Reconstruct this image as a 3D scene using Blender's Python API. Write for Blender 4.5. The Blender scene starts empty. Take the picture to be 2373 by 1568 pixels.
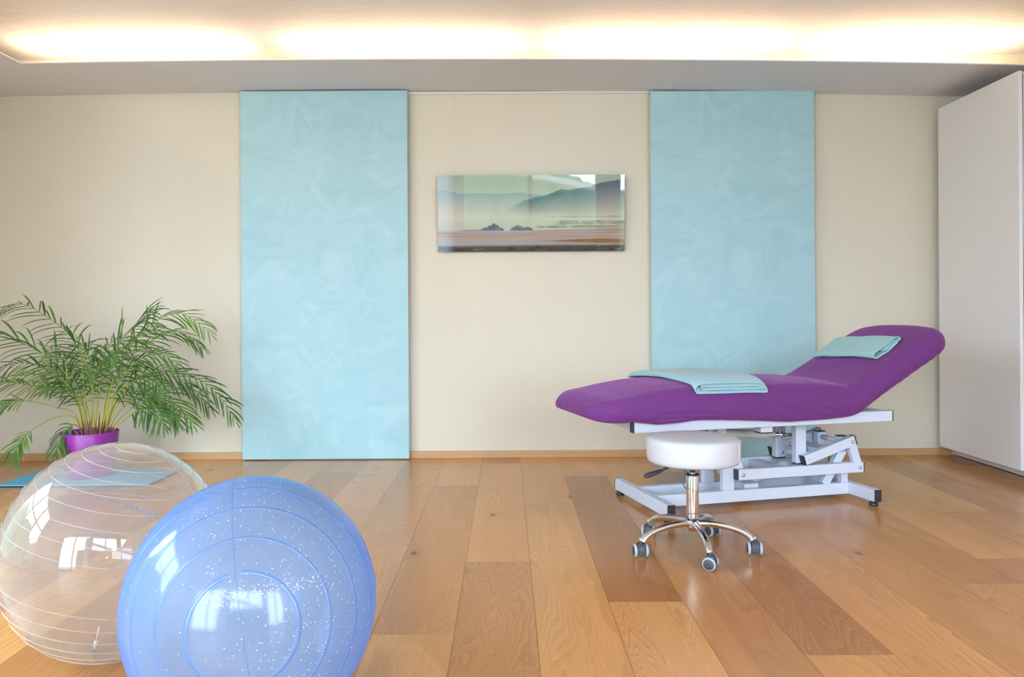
import bpy, bmesh, math, random
import numpy as np
from mathutils import Vector, Matrix, Euler, noise as mnoise

EXPOSURE = -0.03
SKY = 23.0                     # overcast daylight
TUBE = 68.0
WALL_COL = (221, 212, 194)
FL_DARK, FL_MID, FL_LITE, FL_ROUGH = (158, 102, 58), (208, 146, 85), (234, 176, 108), 0.19
PANEL_A, PANEL_B, PANEL_C = (159, 198, 207), (167, 203, 212), (177, 209, 217)

S = bpy.context.scene
COL = S.collection
PI = math.pi
R = math.radians

# ------------------------------------------------------------------ camera
cam_data = bpy.data.cameras.new('camera')
cam = bpy.data.objects.new('camera', cam_data)
COL.objects.link(cam)
cam_data.sensor_width = 36.0
cam_data.lens = 1800.0 * 36.0 / 2373.0          # focal length 1800 px on the 2373 px frame
cam_data.shift_x = 13.5 / 2373.0
cam_data.shift_y = -57.0 / 2373.0
cam.location = (0, 0, 0.94)
cam.rotation_euler = (PI / 2, 0.006, 0)
S.camera = cam

# ------------------------------------------------------------------ light and exposure
S.view_settings.view_transform = 'Standard'
S.view_settings.look = 'None'
S.view_settings.gamma = 1.0
S.view_settings.exposure = EXPOSURE
S.cycles.max_bounces = 8
S.cycles.diffuse_bounces = 4
S.cycles.glossy_bounces = 4
S.cycles.transmission_bounces = 4
S.cycles.transparent_max_bounces = 14
S.cycles.caustics_reflective = False
S.cycles.caustics_refractive = False
S.cycles.sample_clamp_indirect = 6.0
S.cycles.blur_glossy = 0.5

world = bpy.data.worlds.new('overcast_sky')
S.world = world
world.use_nodes = True
wn = world.node_tree.nodes
wl = world.node_tree.links
wn.clear()
w_out = wn.new('ShaderNodeOutputWorld')
w_bg = wn.new('ShaderNodeBackground')
w_bg.inputs['Color'].default_value = (0.65, 0.82, 1.0, 1)
w_bg.inputs['Strength'].default_value = SKY
wl.new(w_bg.outputs[0], w_out.inputs[0])

# openings that daylight comes through, some of them added for more light: (axis, fixed coordinate, a0, a1, z0, z1)
WINDOWS = [('y', -2.2, -0.70, 1.47, 1.30, 2.50),
           ('y', -2.2, -3.15, -0.86, 0.06, 2.58),
           ('y', -2.2, 1.75, 3.25, 0.06, 2.58),
           ('x', -3.35, 0.30, 2.70, 0.10, 2.37)]
for ax, c, a0, a1, z0, z1 in WINDOWS:          # light portals: they only guide the sampling of the sky
    ld = bpy.data.lights.new('window_portal', 'AREA')
    ld.shape = 'RECTANGLE'
    ld.size, ld.size_y = a1 - a0, z1 - z0
    ld.cycles.is_portal = True
    lo = bpy.data.objects.new('window_portal', ld)
    COL.objects.link(lo)
    m = (a0 + a1) / 2
    if ax == 'y':
        lo.location = (m, c - 0.02, (z0 + z1) / 2)
        lo.rotation_euler = (PI / 2, 0, 0)        # emits towards +y (into the room)
        lo.rotation_euler = Vector((0, 1, 0)).to_track_quat('-Z', 'Z').to_euler()
    else:
        lo.location = (c - 0.02, m, (z0 + z1) / 2)
        lo.rotation_euler = Vector((1, 0, 0)).to_track_quat('-Z', 'Z').to_euler()


# ------------------------------------------------------------------ mesh helpers
class MB:
    """collects geometry and links it as ONE mesh object"""
    def __init__(self):
        self.v, self.f, self.mi, self.sm = [], [], [], []

    def add(self, vs, fs, mi=0, smooth=False):
        o = len(self.v)
        self.v += [tuple(p) for p in vs]
        for f in fs:
            self.f.append(tuple(i + o for i in f))
            self.mi.append(mi)
            self.sm.append(smooth)

    def box(self, x0, x1, y0, y1, z0, z1, mi=0):
        vs = [(x, y, z) for x in (x0, x1) for y in (y0, y1) for z in (z0, z1)]
        fs = [(0, 1, 3, 2), (4, 6, 7, 5), (0, 4, 5, 1), (2, 3, 7, 6), (0, 2, 6, 4), (1, 5, 7, 3)]
        self.add(vs, fs, mi)

    def beam(self, p0, p1, w, h, side=(0, 1, 0), mi=0):
        p0, p1 = Vector(p0), Vector(p1)
        d = (p1 - p0).normalized()
        s = Vector(side)
        s = (s - d * s.dot(d)).normalized()
        u = s.cross(d)
        vs = [p + s * a * w / 2 + u * b * h / 2 for p in (p0, p1) for a in (-1, 1) for b in (-1, 1)]
        fs = [(0, 1, 3, 2), (4, 6, 7, 5), (0, 4, 5, 1), (2, 3, 7, 6), (0, 2, 6, 4), (1, 5, 7, 3)]
        self.add(vs, fs, mi)

    def tube(self, pts, r, n=10, mi=0, caps=True, smooth=True):
        pts = [Vector(p) for p in pts]
        rs = r if isinstance(r, (list, tuple)) else [r] * len(pts)
        prev = None
        vs = []
        for i, p in enumerate(pts):
            d = (pts[min(i + 1, len(pts) - 1)] - pts[max(i - 1, 0)])
            d = d.normalized() if d.length > 1e-9 else Vector((0, 0, 1))
            if prev is None:
                a = Vector((0, 0, 1)) if abs(d.z) < 0.9 else Vector((1, 0, 0))
                s = d.cross(a).normalized()
            else:
                s = (prev - d * prev.dot(d)).normalized()
            prev = s
            t = d.cross(s)
            vs += [p + (s * math.cos(2 * PI * k / n) + t * math.sin(2 * PI * k / n)) * rs[i] for k in range(n)]
        fs = []
        for i in range(len(pts) - 1):
            for k in range(n):
                a, b = i * n + k, i * n + (k + 1) % n
                fs.append((a, b, b + n, a + n))
        self.add(vs, fs, mi, smooth)
        if caps:
            o = len(self.v) - len(vs)
            self.f.append(tuple(o + k for k in reversed(range(n)))); self.mi.append(mi); self.sm.append(False)
            e = o + (len(pts) - 1) * n
            self.f.append(tuple(e + k for k in range(n))); self.mi.append(mi); self.sm.append(False)

    def lathe(self, prof, n=48, M=None, mi=0, smooth=True, scale=(1, 1)):
        """prof = [(r, z)...]; revolved about z, then transformed by M"""
        M = M or Matrix.Identity(4)
        rings = []
        vs, fs = [], []
        for r, z in prof:
            if r < 1e-7:
                rings.append([len(vs)])
                vs.append(M @ Vector((0, 0, z)))
            else:
                rings.append(list(range(len(vs), len(vs) + n)))
                vs += [M @ Vector((r * math.cos(2 * PI * k / n) * scale[0], r * math.sin(2 * PI * k / n) * scale[1], z)) for k in range(n)]
        for a, b in zip(rings, rings[1:]):
            for k in range(n):
                k2 = (k + 1) % n
                if len(a) == 1 and len(b) == 1:
                    continue
                if len(a) == 1:
                    fs.append((a[0], b[k2], b[k]))
                elif len(b) == 1:
                    fs.append((a[k], a[k2], b[0]))
                else:
                    fs.append((a[k], a[k2], b[k2], b[k]))
        self.add(vs, fs, mi, smooth)

    def grid(self, P, mi=0, smooth=True, closed=False):
        """P[i][j] -> point"""
        n, m = len(P), len(P[0])
        vs = [p for row in P for p in row]
        fs = []
        for i in range(n - 1):
            for j in range(m if closed else m - 1):
                j2 = (j + 1) % m
                fs.append((i * m + j, i * m + j2, (i + 1) * m + j2, (i + 1) * m + j))
        self.add(vs, fs, mi, smooth)

    def build(self, name, mats, parent=None, bevel=0, seg=2, fix=True, subsurf=0):
        me = bpy.data.meshes.new(name)
        me.from_pydata(self.v, [], self.f)
        mats = mats if isinstance(mats, (list, tuple)) else [mats]
        for m in mats:
            me.materials.append(m)
        me.polygons.foreach_set('material_index', self.mi)
        me.polygons.foreach_set('use_smooth', self.sm)
        me.update()
        if fix:
            bm = bmesh.new()
            bm.from_mesh(me)
            bmesh.ops.recalc_face_normals(bm, faces=bm.faces)
            bm.to_mesh(me)
            bm.free()
        o = bpy.data.objects.new(name, me)
        COL.objects.link(o)
        if parent:
            o.parent = parent
        if bevel:
            b = o.modifiers.new('bevel', 'BEVEL')
            b.width = bevel
            b.segments = seg
            b.limit_method = 'ANGLE'
            b.angle_limit = R(40)
            b.harden_normals = False
        if subsurf:
            s = o.modifiers.new('smooth', 'SUBSURF')
            s.levels = s.render_levels = subsurf
        return o


def tag(o, label=None, cat=None, group=None, kind=None):
    if label: o['label'] = label
    if cat: o['category'] = cat
    if group: o['group'] = group
    if kind: o['kind'] = kind
    return o


def empty(name, loc=(0, 0, 0), rz=0):
    o = bpy.data.objects.new(name, None)
    o.empty_display_size = 0.1
    COL.objects.link(o)
    o.location = loc
    o.rotation_euler = (0, 0, rz)
    return o


def catmull(P, n, closed=False):
    """n samples per span through points P (tuples of any length)"""
    P = [np.array(p, float) for p in P]
    N = len(P)
    out = []
    spans = N if closed else N - 1
    for i in range(spans):
        if closed:
            a, b, c, d = P[(i - 1) % N], P[i], P[(i + 1) % N], P[(i + 2) % N]
        else:
            b, c = P[i], P[i + 1]
            a = P[i - 1] if i > 0 else 2 * b - c
            d = P[i + 2] if i + 2 < N else 2 * c - b
        for k in range(n):
            t = k / n
            out.append(0.5 * ((2 * b) + (c - a) * t + (2 * a - 5 * b + 4 * c - d) * t * t + (3 * b - a - 3 * c + d) * t ** 3))
    if not closed:
        out.append(P[-1])
    return out


def lerp_table(T, x):
    if x <= T[0][0]: return T[0][1]
    for (a, p), (b, q) in zip(T, T[1:]):
        if x <= b:
            t = (x - a) / (b - a)
            return p + (q - p) * t
    return T[-1][1]


def sstep(a, b, x):
    t = min(1, max(0, (x - a) / (b - a)))
    return t * t * (3 - 2 * t)


# ------------------------------------------------------------------ material helpers
def lin(r, g, b):
    f = lambda c: (c / 12.92 if c <= 0.04045 else ((c + 0.055) / 1.055) ** 2.4)
    return (f(r / 255), f(g / 255), f(b / 255), 1)


class NT:
    def __init__(self, name):
        self.m = bpy.data.materials.new(name)
        self.m.use_nodes = True
        self.t = self.m.node_tree
        self.n = self.t.nodes
        self.n.clear()
        self.out = self.n.new('ShaderNodeOutputMaterial')

    def node(self, typ, props=None, **ins):
        nd = self.n.new('ShaderNode' + typ)
        for k, v in (props or {}).items():
            setattr(nd, k, v)
        for k, v in ins.items():
            k = k.replace('_', ' ')
            self.put(nd, k, v)
        return nd

    def put(self, nd, k, v):
        s = nd.inputs[int(k)] if k.isdigit() else nd.inputs[k]
        if hasattr(v, 'bl_idname') and hasattr(v, 'outputs'):
            v = v.outputs[0]
        if isinstance(v, bpy.types.NodeSocket):
            self.t.links.new(v, s)
        else:
            s.default_value = v

    def math(self, op, a, b=None, clamp=False):
        nd = self.n.new('ShaderNodeMath')
        nd.operation = op
        nd.use_clamp = clamp
        self.put(nd, '0', a)
        if b is not None: self.put(nd, '1', b)
        return nd

    def vmath(self, op, a, b=None):
        nd = self.n.new('ShaderNodeVectorMath')
        nd.operation = op
        self.put(nd, '0', a)
        if b is not None: self.put(nd, '1', b)
        return nd

    def mix(self, f, a, b, blend='MIX'):
        nd = self.n.new('ShaderNodeMix')
        nd.data_type = 'RGBA'
        nd.blend_type = blend
        self.put(nd, '0', f)
        self.put(nd, '6', a)
        self.put(nd, '7', b)
        return nd.outputs[2]

    def ramp(self, f, stops, interp='LINEAR'):
        nd = self.n.new('ShaderNodeValToRGB')
        nd.color_ramp.interpolation = interp
        e = nd.color_ramp.elements
        while len(e) < len(stops): e.new(0.5)
        for i, (p, c) in enumerate(stops):
            e[i].position = p
            e[i].color = c if len(c) == 4 else (*c, 1)
        self.put(nd, 'Fac', f)
        return nd.outputs[0]

    def bump(self, h, strength=0.2, dist=0.01):
        return self.node('Bump', None, Height=h, Strength=strength, Distance=dist)

    def principled(self, **ins):
        p = self.n.new('ShaderNodeBsdfPrincipled')
        for k, v in ins.items():
            self.put(p, k.replace('_', ' '), v)
        self.t.links.new(p.outputs[0], self.out.inputs[0])
        return p

    def coords(self, out='Object'):
        return self.n.new('ShaderNodeTexCoord').outputs[out]

    def mapping(self, vec, scale=(1, 1, 1), rot=(0, 0, 0)):
        return self.node('Mapping', None, Vector=vec, Scale=scale, Rotation=rot)

    def noise(self, vec, scale=5, detail=2, rough=0.5, dist=0.0):
        return self.node('TexNoise', None, Vector=vec, Scale=scale, Detail=detail, Roughness=rough, Distortion=dist)


def simple(name, col, rough=0.5, metal=0, bump=0, bscale=200, spec=0.5, vary=0.0, **kw):
    t = NT(name)
    co = t.coords()
    c = col
    if vary:
        nz = t.noise(co, 6, 4)
        dark = tuple(x * (1 - vary) for x in col[:3]) + (1,)
        lite = tuple(min(1, x * (1 + vary)) for x in col[:3]) + (1,)
        c = t.ramp(nz, [(0.3, dark), (0.7, lite)])
    ins = dict(Base_Color=c, Roughness=rough, Metallic=metal, Specular_IOR_Level=spec, **kw)
    if bump:
        ins['Normal'] = t.bump(t.noise(co, bscale, 3), bump, 0.002)
    t.principled(**ins)
    return t.m


# ------------------------------------------------------------------ materials
def wall_material(name, col, strength=0.12):
    t = NT(name)
    co = t.coords()
    n1 = t.noise(co, 2.2, 5, 0.6, 0.4)
    n2 = t.noise(co, 45, 4, 0.6)
    c = t.ramp(n1, [(0.3, tuple(x * 0.975 for x in col[:3])), (0.7, col)])
    h = t.math('ADD', t.math('MULTIPLY', n1, 0.6), t.math('MULTIPLY', n2, 0.4))
    t.principled(Base_Color=c, Roughness=0.85, Specular_IOR_Level=0.25, Normal=t.bump(h, strength, 0.004))
    return t.m


M_WALL = wall_material('cream_wall_paint', lin(*WALL_COL))
M_WALLFRONT = wall_material('white_wall_paint', lin(236, 234, 230))
M_CEIL = None


def ceiling_material():
    t = NT('trowelled_ceiling_plaster')
    co = t.coords()
    n1 = t.noise(t.mapping(co, (3, 9, 1)), 1.6, 6, 0.65, 1.2)
    n2 = t.noise(co, 30, 5, 0.7)
    h = t.math('ADD', n1, t.math('MULTIPLY', n2, 0.35))
    t.principled(Base_Color=lin(218, 217, 219), Roughness=0.8, Specular_IOR_Level=0.2, Normal=t.bump(h, 0.75, 0.008))
    return t.m


M_CEIL = ceiling_material()
M_SOFFIT = wall_material('smooth_soffit_paint', lin(230, 231, 237), 0.03)


def wood_floor():
    t = NT('oiled_oak_planks')
    co = t.coords()
    seed = t.node('Attribute', {'attribute_name': 'seed'}).outputs['Fac']
    tone = t.node('Attribute', {'attribute_name': 'tone'}).outputs['Fac']
    sv = t.node('CombineXYZ', None, X=t.math('MULTIPLY', seed, 37.0), Y=t.math('MULTIPLY', seed, 91.0), Z=t.math('MULTIPLY', seed, 13.0))
    p = t.vmath('ADD', co, sv)
    # cathedral grain: contour lines of a stretched noise field
    field = t.noise(t.mapping(p, (4.4, 0.55, 1)), 1.0, 3.0, 0.40, 0.6)
    lines = t.math('FRACT', t.math('MULTIPLY', field, 52.0))
    late = t.math('POWER', lines, 1.6)
    amp = t.ramp(t.noise(t.mapping(p, (2.5, 0.5, 1)), 1.0, 2), [(0.35, (0.25, 0.25, 0.25)), (0.65, (1, 1, 1))])
    late = t.math('MULTIPLY', late, amp)
    fib = t.noise(t.mapping(p, (150, 3.5, 1)), 1.0, 3, 0.55)
    broad = t.noise(t.mapping(p, (3.2, 0.5, 1)), 1.0, 3, 0.5, 0.8)
    mott = t.noise(t.mapping(p, (9, 1.6, 1)), 1.0, 4, 0.6)
    base = t.ramp(tone, [(0.0, lin(*FL_DARK)), (0.5, lin(*FL_MID)), (1.0, lin(*FL_LITE))])
    darker = t.mix(1.0, base, (0.62, 0.55, 0.48, 1), 'MULTIPLY')
    lighter = t.mix(1.0, base, (1.14, 1.14, 1.12, 1), 'MULTIPLY')
    c = t.mix(t.math('MULTIPLY', t.ramp(broad, [(0.42, (0, 0, 0)), (0.62, (1, 1, 1))]), 0.30), base, darker)
    c = t.mix(t.math('MULTIPLY', t.ramp(mott, [(0.45, (0, 0, 0)), (0.75, (1, 1, 1))]), 0.45), c, lighter)
    # some boards show dark heartwood with a sharp wavy border
    heart = t.math('MULTIPLY', t.math('GREATER_THAN', t.math('FRACT', t.math('MULTIPLY', seed, 7.3)), 0.72), t.ramp(field, [(0.485, (0, 0, 0)), (0.50, (1, 1, 1))]))
    c = t.mix(t.math('MULTIPLY', heart, 0.34), c, darker)
    c = t.mix(t.math('MULTIPLY', late, 0.74), c, darker)
    c = t.mix(t.math('MULTIPLY', t.ramp(fib, [(0.42, (0, 0, 0)), (0.75, (1, 1, 1))]), 0.26), c, darker)
    # knots: sparse dark spots with a lighter halo
    kn = t.node('TexVoronoi', {'feature': 'F1', 'voronoi_dimensions': '2D'}, Vector=t.mapping(p, (2.1, 1.05, 1)), Scale=1.0, Randomness=1.0)
    wob = t.math('ADD', kn.outputs['Distance'], t.math('MULTIPLY', t.math('SUBTRACT', t.noise(co, 40, 3), 0.5), 0.035))
    kc = t.node('SeparateColor', None, Color=kn.outputs['Color'])
    has = t.math('GREATER_THAN', kc.outputs[0], 0.62)
    core = t.math('MULTIPLY', has, t.ramp(wob, [(0.015, (1, 1, 1)), (0.032, (0, 0, 0))]))
    halo = t.math('MULTIPLY', has, t.ramp(wob, [(0.02, (1, 1, 1)), (0.11, (0, 0, 0))]))
    c = t.mix(t.math('MULTIPLY', halo, 0.40), c, darker)
    c = t.mix(t.math('MULTIPLY', core, 0.75), c, lin(70, 50, 34))
    h = fib
    rough = t.math('ADD', t.math('MULTIPLY', fib, 0.08), FL_ROUGH)
    t.principled(Base_Color=c, Roughness=rough, Specular_IOR_Level=0.5, Normal=t.bump(h, 0.03, 0.001))
    return t.m


def oak(name, col, sx=(2, 60, 60)):
    t = NT(name)
    co = t.coords()
    g = t.noise(t.mapping(co, sx), 1.0, 4, 0.6, 0.3)
    c = t.ramp(g, [(0.3, tuple(x * 0.78 for x in col[:3])), (0.7, col)])
    t.principled(Base_Color=c, Roughness=0.45, Normal=t.bump(g, 0.06, 0.001))
    return t.m


M_FLOOR = wood_floor()
M_GAP = simple('dark_joint', lin(136, 96, 60), 0.8)
M_BASE = oak('oak_baseboard', lin(206, 160, 112))
M_WHITE = simple('white_lacquer', lin(228, 226, 228), 0.28, spec=0.5)
M_WARD = simple('wardrobe_white_lacquer', lin(236, 231, 230), 0.22, spec=0.5)
M_FRAMEW = simple('white_window_frame', lin(238, 240, 242), 0.4)


def venetian_plaster():
    t = NT('turquoise_trowelled_plaster')
    co = t.coords()
    warp = t.vmath('MULTIPLY', t.noise(co, 2.2, 3, 0.5, 0.6).outputs['Color'], (0.8, 0.8, 0.8))
    p = t.vmath('ADD', co, warp)
    n1 = t.noise(t.mapping(p, (1.2, 1, 2.4), (0, 0.7, 0)), 2.6, 5, 0.6, 1.0)
    n2 = t.noise(t.mapping(p, (6, 1, 1.5), (0, -0.9, 0)), 2.0, 5, 0.65, 1.5)
    n3 = t.noise(co, 1.1, 2)
    a, b, cc = lin(*PANEL_A), lin(*PANEL_B), lin(*PANEL_C)
    c = t.ramp(n1, [(0.32, a), (0.5, b), (0.7, cc)])
    c = t.mix(t.math('MULTIPLY', t.ramp(n2, [(0.5, (0, 0, 0)), (0.72, (1, 1, 1))]), 0.35), c, cc)
    c = t.mix(t.math('MULTIPLY', t.ramp(n3, [(0.42, (0, 0, 0)), (0.7, (1, 1, 1))]), 0.35), c, a)
    h = t.math('ADD', n1, t.math('MULTIPLY', n2, 0.5))
    t.principled(Base_Color=c, Roughness=0.45, Specular_IOR_Level=0.35, Normal=t.bump(h, 0.05, 0.004))
    return t.m


M_PANEL = venetian_plaster()
M_PANELEDGE = simple('panel_edge', lin(205, 222, 218), 0.6)
M_METALW = simple('white_powder_coat', lin(210, 216, 232), 0.32, spec=0.5)
M_BLACK = simple('black_plastic', lin(42, 44, 50), 0.45, bump=0.05)
M_DARKGREY = simple('dark_grey_plastic', lin(62, 63, 68), 0.5, bump=0.08, bscale=500)
M_GREY = simple('grey_rubber', lin(170, 176, 186), 0.5)
M_CHROME = simple('chrome', (0.80, 0.83, 0.88, 1), 0.05, 1.0)
M_STEEL = simple('brushed_steel', (0.72, 0.73, 0.75, 1), 0.22, 1.0)
M_ACT = simple('beige_actuator_plastic', lin(205, 204, 190), 0.45)
M_LEATHER = simple('white_artificial_leather', lin(200, 199, 205), 0.34, bump=0.10, bscale=700)
M_THREAD = simple('white_stitching', lin(225, 222, 226), 0.7)


def jersey():
    t = NT('purple_jersey_cloth')
    co = t.coords()
    n = t.noise(co, 900, 2)
    n2 = t.noise(co, 60, 4, 0.6)
    c = t.ramp(n2, [(0.3, lin(103, 50, 114)), (0.7, lin(110, 55, 120))])
    # wrinkles that run across the pull of the cloth
    w1 = t.noise(t.mapping(co, (2.5, 13, 2.5), (0, 0, 0.25)), 1.0, 3, 0.5, 0.6)
    h = t.math('ADD', t.math('MULTIPLY', w1, 1.0), t.math('MULTIPLY', n, 0.05))
    p = t.principled(Base_Color=c, Roughness=0.9, Specular_IOR_Level=0.2, Normal=t.bump(h, 0.45, 0.012))
    p.inputs['Sheen Weight'].default_value = 0.35
    p.inputs['Sheen Roughness'].default_value = 0.5
    p.inputs['Sheen Tint'].default_value = lin(215, 150, 215)
    return t.m


M_JERSEY = jersey()


def terry(name, col, waffle=False):
    t = NT(name)
    co = t.coords('UV')
    ob = t.coords()
    n = t.noise(ob, 420, 3, 0.7)
    n2 = t.noise(ob, 14, 3)
    light = tuple(min(1, x * 1.18) for x in col[:3]) + (1,)
    dark = tuple(x * 0.80 for x in col[:3]) + (1,)
    c = t.ramp(n, [(0.3, dark), (0.7, light)])
    h = n
    stren = 0.5
    if waffle:
        br = t.node('TexBrick', {'offset': 0.5}, Vector=co, Color1=(1, 1, 1, 1), Color2=(1, 1, 1, 1), Mortar=(0, 0, 0, 1), Scale=1.0,
                    Mortar_Size=0.0022, Brick_Width=0.021, Row_Height=0.032)
        br.inputs['Mortar Smooth'].default_value = 0.6
        bw = t.math('MULTIPLY', br.outputs['Color'], 1.0)
        h = t.math('ADD', t.math('MULTIPLY', n, 0.35), bw)
        c = t.mix(t.math('SUBTRACT', 1.0, bw), c, light)
    p = t.principled(Base_Color=c, Roughness=0.95, Specular_IOR_Level=0.1, Normal=t.bump(h, stren, 0.003))
    p.inputs['Sheen Weight'].default_value = 0.3
    return t.m


M_TOWEL = terry('turquoise_terry', lin(154, 190, 199))
M_TOWEL2 = terry('turquoise_terry_with_block_weave', lin(150, 190, 192), True)
M_POT = simple('glossy_purple_plastic', lin(150, 44, 156), 0.35)
M_SOIL = simple('potting_soil', lin(58, 44, 34), 0.95, bump=0.8, bscale=90, vary=0.3)
M_CONE = simple('grey_green_clay', lin(112, 138, 142), 0.6)
M_RUBBER = simple('dark_rubber_backing', lin(40, 48, 62), 0.7)


def mat_fibre():
    t = NT('blue_mat_fibre')
    co = t.coords()
    n = t.noise(co, 260, 4, 0.7)
    c = t.ramp(n, [(0.3, lin(78, 176, 212)), (0.7, lin(146, 226, 246))])
    t.principled(Base_Color=c, Roughness=0.95, Specular_IOR_Level=0.1, Normal=t.bump(n, 0.7, 0.004))
    return t.m


M_MAT = mat_fibre()


def leaf_material():
    t = NT('palm_leaf')
    a = t.node('Attribute', {'attribute_name': 'shade'}).outputs['Fac']
    co = t.coords()
    n = t.noise(co, 30, 3)
    c1 = t.ramp(a, [(0.0, lin(150, 92, 50)), (0.08, lin(44, 82, 38)), (0.55, lin(78, 120, 50)), (1.0, lin(132, 170, 68))])
    c = t.mix(t.math('MULTIPLY', n, 0.35), c1, lin(60, 100, 52))
    d = t.node('BsdfPrincipled', None, Base_Color=c, Roughness=0.42)
    tr = t.node('BsdfTranslucent', None, Color=t.mix(1.0, c, (1.2, 1.25, 0.6, 1), 'MULTIPLY'))
    mx = t.node('MixShader', None, Fac=0.22)
    t.t.links.new(d.outputs[0], mx.inputs[1])
    t.t.links.new(tr.outputs[0], mx.inputs[2])
    t.t.links.new(mx.outputs[0], t.out.inputs[0])
    return t.m


M_LEAF = leaf_material()


def stem_material():
    t = NT('palm_stem')
    a = t.node('Attribute', {'attribute_name': 'shade'}).outputs['Fac']
    c = t.ramp(a, [(0.0, lin(150, 108, 84)), (0.10, lin(190, 170, 50)), (0.35, lin(150, 172, 56)), (1.0, lin(92, 132, 46))])
    t.principled(Base_Color=c, Roughness=0.5)
    return t.m


M_STEM = stem_material()
M_SHEATH = simple('dry_brown_sheath', lin(150, 112, 92), 0.8, vary=0.25)


def shell(name, tint, film, film_amt, edge_amt, gloss_rough=0.04, ior=1.45, mirror=0.6, base=0.045, bump=0.02, edge_col=None):
    """thin transparent plastic skin: clear with a Fresnel mirror and a milky film that thickens towards the rim"""
    t = NT(name)
    co = t.coords()
    lw = t.node('LayerWeight', None, Blend=0.5)
    rim = t.math('POWER', lw.outputs['Facing'], 2.0)
    ec = edge_col or film
    fc = t.mix(rim, film, ec)
    tr = t.node('BsdfTransparent', None, Color=t.mix(rim, tint, tuple(x * y ** .5 for x, y in zip(tint, ec)) if edge_col else tint))
    df = t.node('BsdfDiffuse', None, Color=fc)
    tl = t.node('BsdfTranslucent', None, Color=fc)
    dt = t.node('MixShader', None, Fac=0.5)
    t.t.links.new(df.outputs[0], dt.inputs[1]); t.t.links.new(tl.outputs[0], dt.inputs[2])
    face = t.math('POWER', lw.outputs['Facing'], 3.0)
    amt = t.math('ADD', t.math('MULTIPLY', face, edge_amt), t.math('MULTIPLY', t.math('ADD', t.math('MULTIPLY', t.noise(co, 5, 4), 0.5), 0.75), film_amt), True)
    m1 = t.node('MixShader', None, Fac=amt)
    t.t.links.new(tr.outputs[0], m1.inputs[1]); t.t.links.new(dt.outputs[0], m1.inputs[2])
    nb = t.bump(t.noise(co, 9, 4, 0.5), bump, 0.01)
    gl = t.node('BsdfGlossy', None, Color=(1, 1, 1, 1), Roughness=gloss_rough, Normal=nb)
    # same mirror strength from both sides: Schlick from the facing weight
    fr = t.math('ADD', t.math('MULTIPLY', t.math('POWER', lw.outputs['Facing'], 4.0), mirror), base, True)
    m2 = t.node('MixShader', None, Fac=fr)
    t.t.links.new(m1.outputs[0], m2.inputs[1]); t.t.links.new(gl.outputs[0], m2.inputs[2])
    t.t.links.new(m2.outputs[0], t.out.inputs[0])
    return t.m


M_CLEAR = shell('clear_ball_plastic', (0.92, 0.92, 0.92, 1), lin(226, 225, 226), 0.20, 0.34, 0.012, mirror=1.3, base=0.044)
M_CLEARRIB = shell('clear_ball_rib', (0.95, 0.95, 0.94, 1), lin(240, 240, 238), 0.34, 0.30)
M_BLUE = shell('blue_ball_plastic', (0.66, 0.785, 0.95, 1), lin(174, 197, 229), 0.50, 0.50, 0.11, mirror=0.45, base=0.03, bump=0.05, edge_col=lin(84, 162, 250))
M_BLUERIB = shell('blue_ball_rib', (0.70, 0.82, 0.97, 1), lin(168, 202, 242), 0.34, 0.35, 0.12, mirror=0.3, base=0.035, bump=0.05, edge_col=lin(100, 170, 250))
M_SPECK = simple('pale_glitter', lin(236, 247, 255), 0.4)
M_INK = simple('pale_blue_print', lin(84, 138, 200), 0.6)
M_INKG = simple('grey_print', lin(84, 96, 110), 0.6)
M_TEAL = simple('teal_plug', lin(70, 175, 175), 0.5)


def pane_material():
    t = NT('window_pane_glass')
    tr = t.node('BsdfTransparent', None, Color=(0.97, 0.98, 0.98, 1))
    gl = t.node('BsdfGlossy', None, Roughness=0.0)
    mx = t.node('MixShader', None, Fac=0.06)
    t.t.links.new(tr.outputs[0], mx.inputs[1]); t.t.links.new(gl.outputs[0], mx.inputs[2])
    t.t.links.new(mx.outputs[0], t.out.inputs[0])
    return t.m


M_PANE = pane_material()


def stone_material():
    t = NT('stacked_stone_cladding')
    co = t.coords('Object')
    sw = t.node('SeparateXYZ', None, Vector=co)
    v = t.node('CombineXYZ', None, X=sw.outputs[0], Y=sw.outputs[2], Z=0.0)
    br = t.node('TexBrick', None, Vector=v, Color1=lin(226, 216, 204), Color2=lin(190, 178, 166), Mortar=lin(96, 88, 80), Scale=1.0,
                Mortar_Size=0.004, Brick_Width=0.30, Row_Height=0.07)
    n = t.noise(co, 18, 5, 0.7)
    c = t.mix(t.math('MULTIPLY', n, 0.5), br.outputs['Color'], lin(240, 234, 224))
    t.principled(Base_Color=c, Roughness=0.85, Normal=t.bump(n, 0.6, 0.02))
    return t.m


M_STONE = stone_material()


def curtain_material():
    t = NT('white_voile')
    a = t.node('BsdfDiffuse', None, Color=lin(240, 240, 244))
    b = t.node('BsdfTranslucent', None, Color=lin(240, 242, 248))
    mx = t.node('MixShader', None, Fac=0.6)
    t.t.links.new(a.outputs[0], mx.inputs[1]); t.t.links.new(b.outputs[0], mx.inputs[2])
    t.t.links.new(mx.outputs[0], t.out.inputs[0])
    return t.m


M_VOILE = curtain_material()
M_BOUNCE_PAVING = simple('pale_bounce_paving', lin(176, 176, 172), 0.9, vary=0.1)  # chosen pale to bounce daylight up into the room
M_GUTTER = simple('outdoor_roof_soffit', lin(200, 190, 178), 0.7)


def tube_material():
    t = NT('warm_fluorescent_tube')
    e = t.node('Emission', None, Color=(1.0, 0.73, 0.46, 1), Strength=TUBE)
    t.t.links.new(e.outputs[0], t.out.inputs[0])
    return t.m


M_TUBE = tube_material()

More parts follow.
